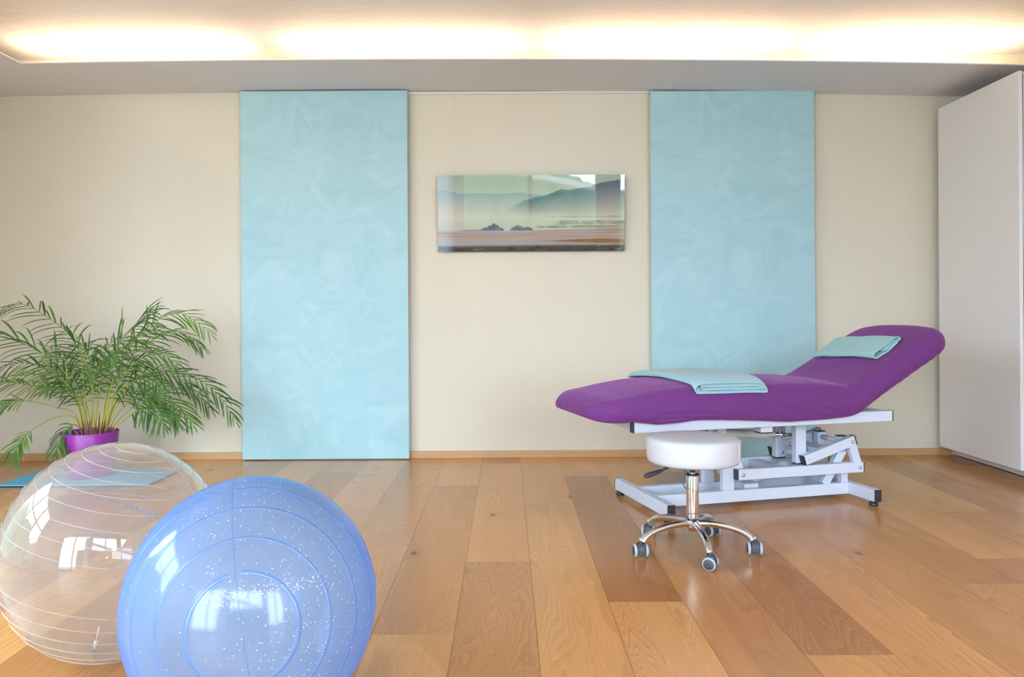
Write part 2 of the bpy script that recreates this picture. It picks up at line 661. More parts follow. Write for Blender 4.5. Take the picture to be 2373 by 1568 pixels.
# ================================================================== ROOM
XL, XR, YF, YB = -3.35, 3.42, -2.2, 5.09
CEIL = 2.62
SOFY = 4.45


def sag(x):                                   # the soffit hangs a little lower towards its ends
    return 2.401 - 0.0035 * (x + 1.0) ** 2


def struct(name, mb, mats, **kw):
    return tag(mb.build(name, mats, **kw), kind='structure')


# floor: individual planks, each with its own tone and grain seed
PW = 0.2432
EDGE0 = 0.0845                                # a long joint of the photo's floor
JOINTS = {0: [2.943, 4.89], 1: [1.60, 3.867], 2: [2.53, 4.49], -1: [2.285, 4.26], -2: [1.2, 3.357], -3: [1.55, 3.777],
          -4: [2.5, 4.648], 3: [1.35, 3.30], 4: [2.13, 4.6], 5: [3.08], 6: [1.5, 3.71], 7: [2.68, 4.7], 10: [2.2, 4.26], 11: [1.8, 4.26]}
TONES = {(0, 0): .30, (0, 1): .52, (1, 0): .92, (1, 1): .68, (2, 0): .62, (2, 1): .16, (2, 2): .5, (-1, 0): .58, (-1, 1): .36, (-1, 2): .6,
         (-2, 1): .52, (-2, 0): .66, (-2, 2): .44, (4, 1): .28, (4, 0): .55, (3, 1): .42, (5, 1): .48, (5, 0): .58}


def build_floor():
    rnd = random.Random(11)
    mb = MB()
    tone, seed = [], []
    mb.add([(XL, YF, -0.002), (XR, YF, -0.002), (XR, YB, -0.002), (XL, YB, -0.002)], [(0, 1, 2, 3)], 1)
    tone.append(0); seed.append(0)
    k = -14
    g = 0.00045
    while True:
        x0 = EDGE0 + (k - 1) * PW
        x1 = x0 + PW
        if x0 > XR: break
        if x1 > XL:
            js = JOINTS.get(k)
            if js is None:
                o = rnd.uniform(0.2, 2.2)
                js = [o + 1.05 * rnd.uniform(0.9, 1.1), o + 2.9]
            js = [-1.0, 0.6] + sorted(js) if js[0] > 0.9 else [-1.0] + sorted(js)
            ys = [YF] + [j for j in js if YF < j < YB] + [YB]
            base = len([j for j in ys if j < 0.9])
            for i in range(len(ys) - 1):
                a, b = max(XL, x0 + g), min(XR, x1 - g)
                c, d = ys[i] + g, ys[i + 1] - g
                mb.add([(a, c, 0), (b, c, 0), (b, d, 0), (a, d, 0)], [(0, 1, 2, 3)], 0)
                tv = TONES.get((k, i - base + 1), None)
                tone.append(tv if tv is not None else rnd.uniform(0.30, 0.72))
                seed.append(rnd.random())
        k += 1
    o = struct('floor', mb, [M_FLOOR, M_GAP], fix=False)
    for nm, vals in (('tone', tone), ('seed', seed)):
        at = o.data.attributes.new(nm, 'FLOAT', 'FACE')
        at.data.foreach_set('value', vals)
    return o


build_floor()

m = MB(); m.box(XL - .1, XR + .1, YF - .1, YB + .1, CEIL, CEIL + .1)
struct('ceiling', m, M_CEIL)
m = MB(); m.box(XL - .1, XR + .1, YB, YB + .12, -.1, CEIL)
struct('wall_back', m, M_WALL)
m = MB(); m.box(XR, XR + .12, YF, YB, -.1, CEIL)
struct('wall_right', m, M_WALL)


def wall_with_holes(name, axis, c0, c1, a0, a1, holes, mat):
    mb = MB()
    def bx(p, q, z0, z1):
        if q - p < 1e-4 or z1 - z0 < 1e-4: return
        if axis == 'y': mb.box(p, q, c0, c1, z0, z1)
        else: mb.box(c0, c1, p, q, z0, z1)
    cur = a0
    for (h0, h1, z0, z1) in sorted(holes):
        bx(cur, h0, -.1, CEIL)
        bx(h0, h1, -.1, z0)
        bx(h0, h1, z1, CEIL)
        cur = h1
    bx(cur, a1, -.1, CEIL)
    return struct(name, mb, mat)


wall_with_holes('wall_left', 'x', XL - .12, XL, YF, YB, [(.30, 2.70, .10, 2.37)], M_WALL)
wall_with_holes('wall_front', 'y', YF - .12, YF, XL, XR, [(-.70, 1.47, 1.30, 2.50), (-3.15, -.86, .06, 2.58), (1.75, 3.25, .06, 2.58)], M_WALLFRONT)


def window(name, axis, c, a0, a1, z0, z1, mull, trans=()):
    mb, pn = MB(), MB()
    w, d = 0.06, 0.04
    def bx(mbb, p, q, r, s, dd=d):
        if axis == 'y': mbb.box(p, q, c - dd, c + dd, r, s)
        else: mbb.box(c - dd, c + dd, p, q, r, s)
    bx(mb, a0, a0 + w, z0, z1); bx(mb, a1 - w, a1, z0, z1)
    bx(mb, a0 + w, a1 - w, z0, z0 + w); bx(mb, a0 + w, a1 - w, z1 - w, z1)
    for x in mull: bx(mb, x - .04, x + .04, z0 + w, z1 - w)
    edges = [a0 + w] + [e for x in mull for e in (x - .04, x + .04)] + [a1 - w]
    for z in trans:
        for p, q in zip(edges[::2], edges[1::2]): bx(mb, p, q, z - .02, z + .02, .025)
    o = struct(name, mb, M_FRAMEW, bevel=.004)
    bx(pn, a0 + w, a1 - w, z0 + w, z1 - w, 0.003)
    pn.v = [(x, y, z) for x, y, z in pn.v]
    quad = MB()
    if axis == 'y': quad.add([(a0 + w, c + .01, z0 + w), (a1 - w, c + .01, z0 + w), (a1 - w, c + .01, z1 - w), (a0 + w, c + .01, z1 - w)], [(0, 1, 2, 3)])
    else: quad.add([(c + .01, a0 + w, z0 + w), (c + .01, a1 - w, z0 + w), (c + .01, a1 - w, z1 - w), (c + .01, a0 + w, z1 - w)], [(0, 1, 2, 3)])
    tag(quad.build('window_pane', M_PANE, o, fix=False), kind='structure')


window('window_1', 'y', YF - .06, -.70, 1.47, 1.30, 2.50, [.385])
window('added_window_2', 'y', YF - .06, -3.15, -.86, .06, 2.58, [-2.02])  # unseen glazing behind the camera, added to let in more daylight
window('added_window_3', 'y', YF - .06, 1.75, 3.25, .06, 2.58, [2.5])  # another unseen opening, added for extra daylight
window('window_4', 'x', XL - .06, .30, 2.70, .10, 2.37, [1.1, 1.9], [1.55])

# stacked-stone cladding low on the window wall, seen mirrored in the picture's glass
m = MB(); m.box(-.84, 1.70, YF, YF + .05, 0, 1.22)
struct('trim_4', m, M_STONE)
m = MB(); m.box(-.86, 1.62, YF, YF + .09, 1.255, 1.30)
struct('trim_5', m, M_FRAMEW, bevel=.004)

# voile curtain beside the mirrored window
mb = MB()
rows = []
for i in range(41):
    x = -1.16 + .33 * i / 40
    rows.append([(x, YF + .085 + .018 * math.sin(i * .95), z) for z in (.04, .8, 1.6, 2.36)])
mb.grid(rows)
cu = mb.build('voile_curtain', M_VOILE, fix=False)
tag(cu, 'white voile curtain hanging beside the window behind the camera', 'curtain')

# outdoors, seen only through the windows behind the camera and in reflections
m = MB(); m.add([(-30, -30, -.15), (30, -30, -.15), (30, 30, -.15), (-30, 30, -.15)], [(0, 1, 2, 3)])
tag(m.build('bounce_ground', M_BOUNCE_PAVING), kind='structure')  # ground out of view, made pale paving to bounce light onto the soffit
m = MB(); m.beam((-1.2, -3.6, 2.62), (1.9, -4.4, 2.02), .5, .10, side=(0, 1, 0))
tag(m.build('outdoor_canopy', M_GUTTER), 'sloping outdoor canopy beyond the windows, mirrored in the picture glass', 'canopy')


def hedge(name, x0, x1, y, depth, hfun, label):
    mb = MB()
    rows = []
    nx, nt = 70, 26
    for i in range(nx + 1):
        x = x0 + (x1 - x0) * i / nx
        h = hfun(x)
        row = []
        for j in range(nt + 1):
            a = PI * j / nt
            q = Vector((x, y - math.cos(a) * depth * .5, -.15 + (h + .15) * min(1, math.sin(a) * 1.25)))
            n_ = mnoise.noise(q * 2.2) * .18 + mnoise.noise(q * 7) * .10
            row.append((q.x, q.y - math.cos(a) * n_, q.z + n_ * (q.z > 0)))
        rows.append(row)
    mb.grid(rows)
    tag(mb.build(name, M_HEDGE), label, 'hedge')


M_HEDGE = simple('hedge_leaves', lin(96, 112, 84), 0.9, bump=0.8, bscale=14, vary=0.35)
def side_hedge():  # stands for the mirrored trees; added to dim the left window
    mb = MB()
    rows = []
    for i in range(71):
        y = -5.0 + 13.0 * i / 70
        h = 2.35 + .5 * math.sin(y * .9) + .3 * math.sin(y * 2.3 + 1)
        row = []
        for j in range(27):
            a = PI * j / 26
            q = Vector((-7.6 + math.cos(a) * .9, y, -.15 + (h + .15) * min(1, math.sin(a) * 1.25)))
            n_ = mnoise.noise(q * 2.2) * .22 + mnoise.noise(q * 7) * .12
            row.append((q.x + math.cos(a) * n_, q.y, q.z + n_ * (q.z > 0)))
        rows.append(row)
    mb.grid(rows)
    tag(mb.build('garden_hedge', M_HEDGE), 'wavy green hedge beyond the left wall window, mirrored in the balls', 'hedge')


side_hedge()
hedge('garden_hedge', -2.6, 3.2, -8.5, 1.6, lambda x: 3.0 - .9 * sstep(.3, 2.6, x), 'clipped green hedge beyond the windows, mirrored in the picture glass')

# dropped soffit along the back wall: three boards with fine joints, and its return on the left wall
seams = [XL, -1.40, 1.075, XR]
for i in range(3):
    a, b = seams[i] + (.0008 if i else 0), seams[i + 1] - (.0008 if i < 2 else 0)
    mb = MB()
    n = 14
    xs = [a + (b - a) * k / n for k in range(n + 1)]
    y0 = SOFY if i else SOFY
    rows = []
    for x in xs:
        z = sag(x)
        rows.append([(x, y0, z + .006), (x, y0, z), (x, YB, z), (x, YB, z + .006)])
    mb.grid(rows, closed=True, smooth=False)
    mb.f.append((0, 1, 2, 3)); mb.mi.append(0); mb.sm.append(False)
    q = len(mb.v) - 4
    mb.f.append((q, q + 1, q + 2, q + 3)); mb.mi.append(0); mb.sm.append(False)
    struct('trim_%d' % (i + 1), mb, M_SOFFIT)
zl = sag(-2.77)
m = MB(); m.box(XL, -2.765, YF, SOFY - .001, zl - .003, zl + .003)
struct('trim_6', m, M_SOFFIT)

# oak baseboards
m = MB(); m.box(XL, 2.90, YB - .018, YB, 0, .046)
struct('baseboard_back', m, M_BASE, bevel=.002)
m = MB(); m.box(XL, XL + .018, 3.05, YB - .018, 0, .046)
struct('baseboard_left', m, oak('oak_baseboard_left', lin(206, 160, 112), (60, 2, 60)), bevel=.002)

# fluorescent tubes lying on the soffit, hidden by its lip
TUBES = [(-2.30, 1.44), (-.63, 1.50), (1.01, 1.50), (2.56, 1.34)]
tl = ['leftmost fluorescent tube in the cove, behind the soffit lip', 'second fluorescent tube from the left, above the left turquoise panel side of the cove',
      'third fluorescent tube from the left, above the right turquoise panel side of the cove', 'rightmost fluorescent tube in the cove, above the wardrobe']
# the cove runs on along the left wall
TUBES = [((cx, 4.83), L, 0.0, max(sag(cx - L / 2), sag(cx + L / 2)) + .009, l_) for (cx, L), l_ in zip(TUBES, tl)]
for k, l_ in enumerate(('left cove tube nearest the back wall corner', 'left cove tube above the balls', 'left cove tube nearest the window wall')):
    TUBES.append(((-2.96, 2.98 - 1.62 * k), 1.46, PI / 2, zl + .0045, 'warm fluorescent tube, ' + l_))
for (cx, cy), L, rz, zs, l_ in TUBES:
    ends = [sag(cx - L / 2), sag(cx + L / 2)] if cy > 0 and rz == 0 else [2.40]
    z = min(2.512, .94 + (min(ends) + .006 - .94) * 1.0854 - .024)     # stays behind the lip
    r = empty('fluorescent_tube', (cx, cy, z), rz)
    tag(r, l_, 'lamp', 'fluorescent tubes in the cove')
    mb = MB(); mb.tube([(-L / 2 + .03, 0, 0), (L / 2 - .03, 0, 0)], .013, 12)
    mb.build('glass_tube', M_TUBE, r)
    for s in (-1, 1):
        e = MB(); e.box(s * L / 2 - .03, s * L / 2 + .03, -.02, .02, -.03, .02)
        e.build('end_socket', M_WHITE, r)
    e = MB(); e.box(-L / 2, L / 2, -.025, .025, zs - z, -.02)
    e.build('batten', M_WHITE, r)

# gallery rail under the soffit between the two panels
m = MB(); m.box(-.64, .945, YB - .014, YB, 2.378, 2.3935)
tag(m.build('hanging_rail', M_WHITE, bevel=.002), 'thin white picture hanging rail under the soffit between the turquoise panels', 'rail')

# ---------------------------------------------------------------- turquoise panels
for x0, x1, zt, label in ((-1.7135, -.634, 2.391, 'tall turquoise plaster wall panel on the left, beside the potted palm'),
                          (.944, 2.002, 2.376, 'tall turquoise plaster wall panel on the right, behind the purple treatment table')):
    r = empty('wall_panel', ((x0 + x1) / 2, 5.045, 0))
    tag(r, label, 'wall panel', 'turquoise wall panels')
    w = (x1 - x0) / 2
    mb = MB(); mb.box(-w, w, -.015, -.012, .007, zt)
    mb.build('plaster_face', M_PANEL, r, bevel=.001)
    mb = MB(); mb.box(-w, w, -.012, .012, .007, zt)
    mb.build('board', M_PANELEDGE, r)
    mb = MB(); mb.box(-w + .15, w - .1, -.004, .010, 0, .007)
    mb.build('floor_guide', M_DARKGREY, r)
    mb = MB()
    for xx in (-w * .7, w * .7): mb.box(xx - .03, xx + .03, .012, .045, zt - .25, zt - .19)
    mb.build('wall_bracket', M_STEEL, r)


# ---------------------------------------------------------------- picture behind glass
def landscape(nx, nz):
    """misty bay painted per vertex: sky, hills, mist, shore and dark water"""
    rs = np.random.RandomState(4)
    tab = rs.rand(256, 256)

    def vn(x, y):
        xi, yi = np.floor(x).astype(int), np.floor(y).astype(int)
        fx, fy = x - xi, y - yi
        fx, fy = fx * fx * (3 - 2 * fx), fy * fy * (3 - 2 * fy)
        g = lambda i, j: tab[i % 256, j % 256]
        return (g(xi, yi) * (1 - fx) + g(xi + 1, yi) * fx) * (1 - fy) + (g(xi, yi + 1) * (1 - fx) + g(xi + 1, yi + 1) * fx) * fy * 1.0

    def fb(x, y, o=4):
        return sum(vn(x * 2 ** k + 17 * k, y * 2 ** k + 31 * k) / 2 ** k for k in range(o)) / sum(1 / 2 ** k for k in range(o)) - .5

    def L(*c): return np.array(lin(*c)[:3])
    X, Y = np.meshgrid(np.linspace(0, 1, nx), 1 - np.linspace(0, 1, nz), indexing='ij')       # Y: 0 top .. 1 bottom
    px = 1.0 / nz

    def over(c, m, col):
        m = np.clip(m, 0, 1)[..., None]
        return c * (1 - m) + col * m

    def edge(d, w=1.0):                              # soft step, d > 0 inside
        return np.clip(d / (px * w) + .5, 0, 1)

    c = np.ones((nx, nz, 1)) * L(150, 166, 150)
    c = over(c, (Y - .05) / .5, L(190, 188, 166))
    mist = L(184, 182, 168)
    crest = np.interp(X, [0, .05, .12, .22, .34, .45, .55, .62, 1], [.19, .20, .24, .232, .24, .228, .262, .275, .30]) + .012 * fb(X * 22, X * 0)
    c = over(c, edge(Y - crest), L(126, 152, 156))
    c = over(c, (Y > crest) * np.clip((Y - crest) / .27, 0, 1) ** .8, mist)
    crest2 = np.interp(X, [0, .38, .46, .54, .60, .66, .70, .76, .82, .87, .92, 1], [.60, .42, .33, .285, .245, .188, .195, .175, .15, .105, .085, .045]) + .020 * fb(X * 60, X * 3)
    a2 = edge(Y - crest2) * np.clip((X - .36) / .16, 0, 1)
    c = over(c, a2, L(74, 96, 108))
    c = over(c, (Y > crest2) * np.clip((Y - crest2 - .04) / np.maximum(.50 - crest2, .05), 0, 1) ** 1.2, mist * .96)
    c = over(c, .30 * np.exp(-((Y - .56) / .05) ** 2), L(206, 200, 176))
    # green bands and drift line on the right
    for y0, h, x0, k in ((.547, .014, .55, .45), (.645, .016, .60, .75), (.683, .020, .50, .80)):
        yy = y0 - .03 * (X - .5) * (y0 > .6)
        m = edge(h * (.6 + 1.6 * fb(X * 26, X * 2 + y0 * 90)) - np.abs(Y - yy), 3) * np.clip((X - x0) / .06, 0, 1)
        c = over(c, m * k, L(84, 112, 64))
    m = edge(.007 + .02 * fb(X * 50, Y * 3) - np.abs(Y - .618 + .01 * X), 2) * np.clip((X - .6) / .05, 0, 1)
    c = over(c, m * .75, L(92, 98, 104))
    # dark bushes on the far bank
    bush = np.zeros_like(X)
    for c0, w, h in ((.30, .040, .085), (.335, .02, .04), (.43, .045, .055), (.475, .035, .045), (.26, .03, .045), (.20, .10, .012)):
        bush = np.maximum(bush, h * np.clip(1 - ((X - c0) / w) ** 2, 0, 1) ** .6)
    bush = bush * (1 + .9 * fb(X * 70, Y * 30)) + .02 * fb(X * 120, Y * 80) * (bush > .003)
    c = over(c, edge(Y - (.725 - bush), 3) * (bush > .002) * edge(.728 - Y, 3), L(58, 66, 84))
    c = over(c, edge(Y - (.725 - bush), 3) * (bush > .002) * edge(.728 - Y, 3) * np.clip(fb(X * 90, Y * 60) * 3, 0, .6), L(120, 128, 140))
    # sand flats
    shore = .728 - .065 * np.clip((X - .5) / .5, 0, 1) ** 1.3 + .006 * fb(X * 18, X * 2)
    sand = L(170, 150, 138) * (1 + .35 * fb(X * 5, Y * 70))[..., None]
    c = over(c, edge(Y - shore, 2), sand)
    c = over(c, .55 * edge(.012 + .02 * fb(X * 6, Y * 50) - np.abs(Y - .76)), L(116, 118, 130))
    c = over(c, .40 * edge(.010 + .02 * fb(X * 8, Y * 60) - np.abs(Y - .80)), L(124, 112, 112))
    c = over(c, .6 * edge(.008 + .01 * fb(X * 8, Y * 60) - np.abs(Y - .735 + .01 * X), 2) * (X > .5), L(140, 88, 62))
    wet = edge(Y - (.855 + .012 * fb(X * 4, Y * 20)), 4)
    c = over(c, wet * .75, L(150, 160, 166))
    top = np.interp(X, [.5, .6, .75, .9, 1.0], [.872, .862, .842, .832, .846])
    bot = np.interp(X, [.5, .6, .75, .9, 1.0], [.872, .872, .884, .894, .896])
    c = over(c, edge(Y - top, 2) * edge(bot - Y, 2), L(142, 98, 66) * (1 + .5 * fb(X * 20, Y * 60))[..., None])
    water = edge(Y - (.925 - .01 * X + .01 * fb(X * 5, Y * 10)), 8)
    wv = fb(X * 30, Y * 120)
    c = over(c, water, L(62, 58, 58) * np.clip(1 + 2.2 * wv, .2, 3)[..., None])
    c = over(c, water * edge(wv - .30, 6) * .6, L(196, 194, 192))
    out = np.ones((nx, nz, 4), np.float32)
    out[..., :3] = np.clip(c, 0, 1)
    return out


PWID, PHGT = 1.212, .492
pic = empty('wall_picture', (.166, 5.057, 1.346))
pic.rotation_euler = (R(3.6), 0, 0)
tag(pic, 'wide glass-fronted picture of a misty bay between the two turquoise panels', 'picture')
NX, NZ = 560, 230
land = landscape(NX, NZ)
mb = MB()
mb.grid([[(-PWID / 2 + PWID * i / (NX - 1), 0, PHGT * j / (NZ - 1)) for j in range(NZ)] for i in range(NX)], smooth=False)
t = NT('misty_bay_print')
t.principled(Base_Color=t.node('Attribute', {'attribute_name': 'print'}).outputs['Color'], Roughness=0.02, Specular_IOR_Level=0.85)
pr = mb.build('print_under_glass', t.m, pic, fix=False)
ca = pr.data.color_attributes.new('print', 'FLOAT_COLOR', 'POINT')
ca.data.foreach_set('color', land.reshape(-1))
mb = MB(); mb.box(-PWID / 2, PWID / 2, .0005, .008, 0, PHGT)
mb.build('backing_board', simple('picture_backing', lin(120, 128, 130), 0.5), pic)
M_CORD = simple('clear_cord', lin(204, 198, 186), 0.5)
for cx in (-.49, .505):
    mb = MB()
    zc = 2.385 - 1.346
    mb.tube([(cx, .004 + .062 * (PHGT * .9) * 0, PHGT * .92), (cx, .012, PHGT + .01), (cx, .022 + .062 * zc, zc)], .0005, 6)
    mb.build('hanging_cord', M_CORD, pic)

# ---------------------------------------------------------------- wardrobe
wd = empty('wardrobe', (3.1, 4.2, 0))
tag(wd, 'tall white wardrobe with sliding doors along the right wall', 'wardrobe')
def wb(name, mat, x0, x1, y0, y1, z0, z1, parent=wd, bevel=.0015, label=None):
    mb = MB(); mb.box(x0 - 3.1, x1 - 3.1, y0 - 4.2, y1 - 4.2, z0, z1)
    o = mb.build(name, mat, parent, bevel=bevel)
    if label: o['label'] = label
    return o
wb('carcass', M_WARD, 2.90, XR - .005, 2.62, 5.05, .058, 2.235)
wb('plinth', M_WARD, 2.925, XR - .02, 2.65, 5.065, .004, .058)
wb('sliding_door', M_WARD, 2.803, 2.824, 4.238, 5.03, .068, 2.25)
d2 = wb('sliding_door', M_WARD, 2.850, 2.871, 3.43, 4.27, .068, 2.25)
d3 = wb('sliding_door', M_WARD, 2.803, 2.824, 2.63, 3.44, .068, 2.25)
wb('handle_profile', simple('aluminium_profile', (0.62, 0.64, 0.72, 1), 0.3, 0.9), 2.826, 2.836, 4.236, 4.262, .07, 2.245)
wb('top_rail', M_WARD, 2.826, 2.90, 2.63, 5.03, 2.225, 2.24)
wb('bottom_rail', M_WARD, 2.826, 2.90, 2.63, 5.03, .058, .066)

# ================================================================== TREATMENT TABLE (u along its length, v towards the wall)
TB = empty('treatment_table', (.706, 3.491, 0), R(14.6))
tag(TB, 'white height-adjustable treatment table with purple stretch cover and raised headrest', 'treatment table')


def part(name, mb, mat, parent=TB, bevel=.003, label=None, **kw):
    o = mb.build(name, mat, parent, bevel=bevel, **kw)
    if label: o['label'] = label
    return o


def bolt(p, parent, axis=(0, -1, 0), r=.0085):
    mb = MB()
    a = Vector(axis)
    M = Matrix.Translation(Vector(p)) @ a.to_track_quat('Z', 'Y').to_matrix().to_4x4()
    mb.lathe([(0, .006), (r * .6, .0055), (r, .002), (r, -.002), (0, -.002)], 16, M)
    return mb.build('bolt', M_STEEL, parent)


def capbox(x0, x1, y0, y1, z0, z1, parent, name='end_cap'):
    mb = MB(); mb.box(x0, x1, y0, y1, z0, z1)
    return mb.build(name, M_BLACK, parent, bevel=.0025)


# crossbars with feet
for u0, u1 in ((.0, .038), (1.088, 1.126)):
    mb = MB(); mb.box(u0, u1, -.028, .575, .024, .082)
    cb = part('crossbar', mb, M_METALW)
    capbox(u0 - .0005, u1 + .0005, -.033, -.0285, .0235, .0825, cb)
    capbox(u0 - .0005, u1 + .0005, .5755, .580, .0235, .0825, cb)
    for v in (.0, .548):
        mb = MB(); mb.lathe([(0, 0), (.019, 0), (.021, .004), (.020, .016), (.010, .018), (.010, .024), (0, .024)], 24, Matrix.Translation(((u0 + u1) / 2, v, 0)))
        mb.build('foot', M_BLACK, cb)
for v0 in (.152, .342):
    mb = MB(); mb.box(.038, 1.088, v0, v0 + .038, .025, .081)
    part('base_rail', mb, M_METALW)
    # upright at the foot end, slanted pivot plate, upright and brace at the head end
    mb = MB(); mb.box(.385, .445, v0 + .002, v0 + .036, .081, .215)
    part('upright', mb, M_METALW)
    mb = MB(); mb.beam((.490, v0 + .019, .13), (.452, v0 + .019, .235), .034, .050)
    part('pivot_plate', mb, M_METALW)
    mb = MB(); mb.box(1.048, 1.086, v0 + .002, v0 + .036, .081, .135)
    part('upright', mb, M_METALW)
    mb = MB(); mb.beam((.955, v0 + .019, .078), (1.088, v0 + .019, .285), .032, .042)
    part('brace', mb, M_METALW)
# lower arms (parallel to the floor) with bolts
for v0, front in ((.113, 1), (.383, 0)):
    mb = MB(); mb.box(.444, 1.146, v0, v0 + .038, .137, .188)
    la = part('lower_arm', mb, M_METALW)
    capbox(.4385, .4435, v0 - .0005, v0 + .0385, .1365, .1885, la)
    capbox(1.1465, 1.1505, v0 - .0005, v0 + .0385, .1365, .1885, la)
    for u in (.468, 1.122):
        bolt((u, v0 - .001 if front else v0 + .039, .162), la, (0, -1 if front else 1, 0))
mb = MB(); mb.box(.665, .735, .151, .383, .145, .180)
part('arm_crossplate', mb, M_METALW)
# upper arms sloping up to the head end, with links down to the lower arms
for v0, front in ((.113, 1), (.383, 0)):
    c = v0 + .019
    a, b = Vector((.812, c, .212)), Vector((1.098, c, .299))
    d = (b - a).normalized()
    mb = MB(); mb.beam(a, b, .038, .048)
    ua = part('upper_arm', mb, M_METALW)
    for q, s in ((a, -1), (b, 1)):
        mb = MB(); mb.beam(q + d * s * .0005, q + d * s * .006, .039, .049)
        mb.build('end_cap', M_BLACK, ua, bevel=.002)
    bolt((1.080, v0 - .001 if front else v0 + .039, .292), ua, (0, -1 if front else 1, 0))
    bolt((.83, v0 - .001 if front else v0 + .039, .218), ua, (0, -1 if front else 1, 0), .003)
    mb = MB(); mb.beam((1.083, c, .283), (1.122, c, .166), .030, .042)
    part('link', mb, M_METALW)
mb = MB(); mb.box(.90, 1.0, .151, .383, .236, .262)
part('arm_crossplate', mb, M_METALW)
# pivot blocks with black caps and the tube between them
for v0 in (.155, .325):
    mb = MB(); mb.box(1.040, 1.085, v0, v0 + .04, .235, .312)
    pb = part('pivot_block', mb, M_METALW)
    capbox(1.0395, 1.0855, v0 - .0005, v0 + .0405, .3125, .317, pb)
mb = MB(); mb.tube([(1.062, .195, .287), (1.062, .325, .287)], .012, 14)
part('pivot_tube', mb, M_METALW, bevel=0)
# posts that carry the top frame
for v0, front in ((.155, 1), (.325, 0)):
    mb = MB(); mb.box(.788, .846, v0, v0 + .038, .192, .405)
    po = part('post', mb, M_METALW)
    capbox(.7875, .8465, v0 - .0005, v0 + .0385, .1865, .1915, po)
    bolt((.826, v0 - .001, .218), po)
    mb = MB(); mb.box(.36, .405, v0, v0 + .038, .235, .405)
    po = part('post', mb, M_METALW)
    capbox(.3595, .4055, v0 - .0005, v0 + .0385, .230, .2345, po)
# top frame
for v0 in (.0, .52):
    mb = MB(); mb.box(-.143, 1.221, v0, v0 + .04, .405, .456)
    fr = part('frame_rail', mb, M_METALW)
    capbox(-.1485, -.1435, v0 - .0005, v0 + .0405, .4045, .4565, fr)
    capbox(1.2215, 1.2265, v0 - .0005, v0 + .0405, .4045, .4565, fr)
for u0 in (-.13, .35, .80, 1.17):
    mb = MB(); mb.box(u0, u0 + .045, .04, .52, .407, .454)
    part('frame_crossbar', mb, M_METALW)
mb = MB(); mb.box(.512, .575, .03, .085, .374, .4045)
blk = part('frame_block', mb, M_METALW)
capbox(.5115, .5755, .0295, .0855, .3695, .3735, blk)
# headrest actuator, its rod, bracket and cable
mb = MB()
mb.tube([(.40, .26, .345), (.69, .26, .326)], .021, 20)
mb.tube([(.69, .26, .326), (.735, .26, .323)], .013, 16)
ac = part('actuator', mb, M_ACT, label='beige actuator')
mb = MB(); mb.tube([(.735, .26, .323), (.842, .26, .316)], .0095, 14)
mb.build('piston_rod', M_STEEL, ac)
mb = MB(); mb.beam((.853, .26, .3), (.858, .26, .41), .03, .024, side=(0, 1, 0))
br = part('rod_bracket', mb, M_METALW)
bolt((.856, .244, .36), br); bolt((.853, .244, .312), br, r=.007)
mb = MB()
mb.tube([tuple(p) for p in catmull([(.775, .25, .40), (.765, .25, .36), (.76, .25, .31), (.775, .25, .272), (.82, .25, .262), (.87, .24, .265), (.93, .26, .262)], 6)], .0035, 8)
part('cable', mb, simple('grey_cable', lin(176, 178, 182), 0.5), bevel=0)
mb = MB()
mb.tube([tuple(p) for p in catmull([(.20, .30, .41), (.21, .26, .30), (.215, .22, .20), (.19, .19, .13), (.22, .20, .08), (.26, .26, .03)], 6)], .003, 8)
part('cable', mb, simple('dark_cable', lin(96, 98, 104), 0.5), bevel=0)
mb = MB()
mb.tube([(.60, .268, .10), (.92, .268, .195)], .028, 20)
mb.tube([(.92, .268, .195), (1.04, .268, .245)], .012, 14)
part('lift_actuator', mb, M_METALW, bevel=0)
mb = MB(); mb.box(.52, .60, .19, .342, .06, .10)
part('motor_mount', mb, M_METALW)

# ---- the padded top under its purple stretch cover: one lofted surface
W0, VC = .322, .279
ANG = R(29.3)
ARC0, ARCR = .930, .19
ARCL = ARCR * ANG
HEADL = .640
U_START, U_BEND = -.357, ARC0 + ARCL
S_END = U_BEND + HEADL


def spine(s):
    """reference line at the underside: position (u, z) and slope"""
    if s <= ARC0: return s, .459, 0.0
    if s <= U_BEND:
        a = (s - ARC0) / ARCR
        return ARC0 + ARCR * math.sin(a), .459 + ARCR * (1 - math.cos(a)), a
    u, z = ARC0 + ARCR * math.sin(ANG), .459 + ARCR * (1 - math.cos(ANG))
    d = s - U_BEND
    return u + d * math.cos(ANG), z + d * math.sin(ANG), ANG


TH = [(-.357, .085), (-.33, .088), (-.28, .097), (-.2, .108), (-.1, .128), (0, .143), (.12, .153), (.4, .156), (.8, .150), (.95, .135), (1.10, .108), (1.3, .103), (2, .103)]
SK = [(-.357, .002), (-.2, -.002), (-.168, .004), (-.12, -.004), (-.05, -.014), (.05, -.010), (.155, -.001), (.35, -.010), (.62, -.029), (.80, -.026), (.95, -.018), (1.05, -.010), (1.2, -.004), (2, 0)]


def half_width(s):
    w = W0
    for d, r in ((s - U_START, .16), (S_END - s, .15)):
        if d < r: w -= r * (1 - math.sqrt(max(0, 1 - ((r - d) / r) ** 2)))
    return w


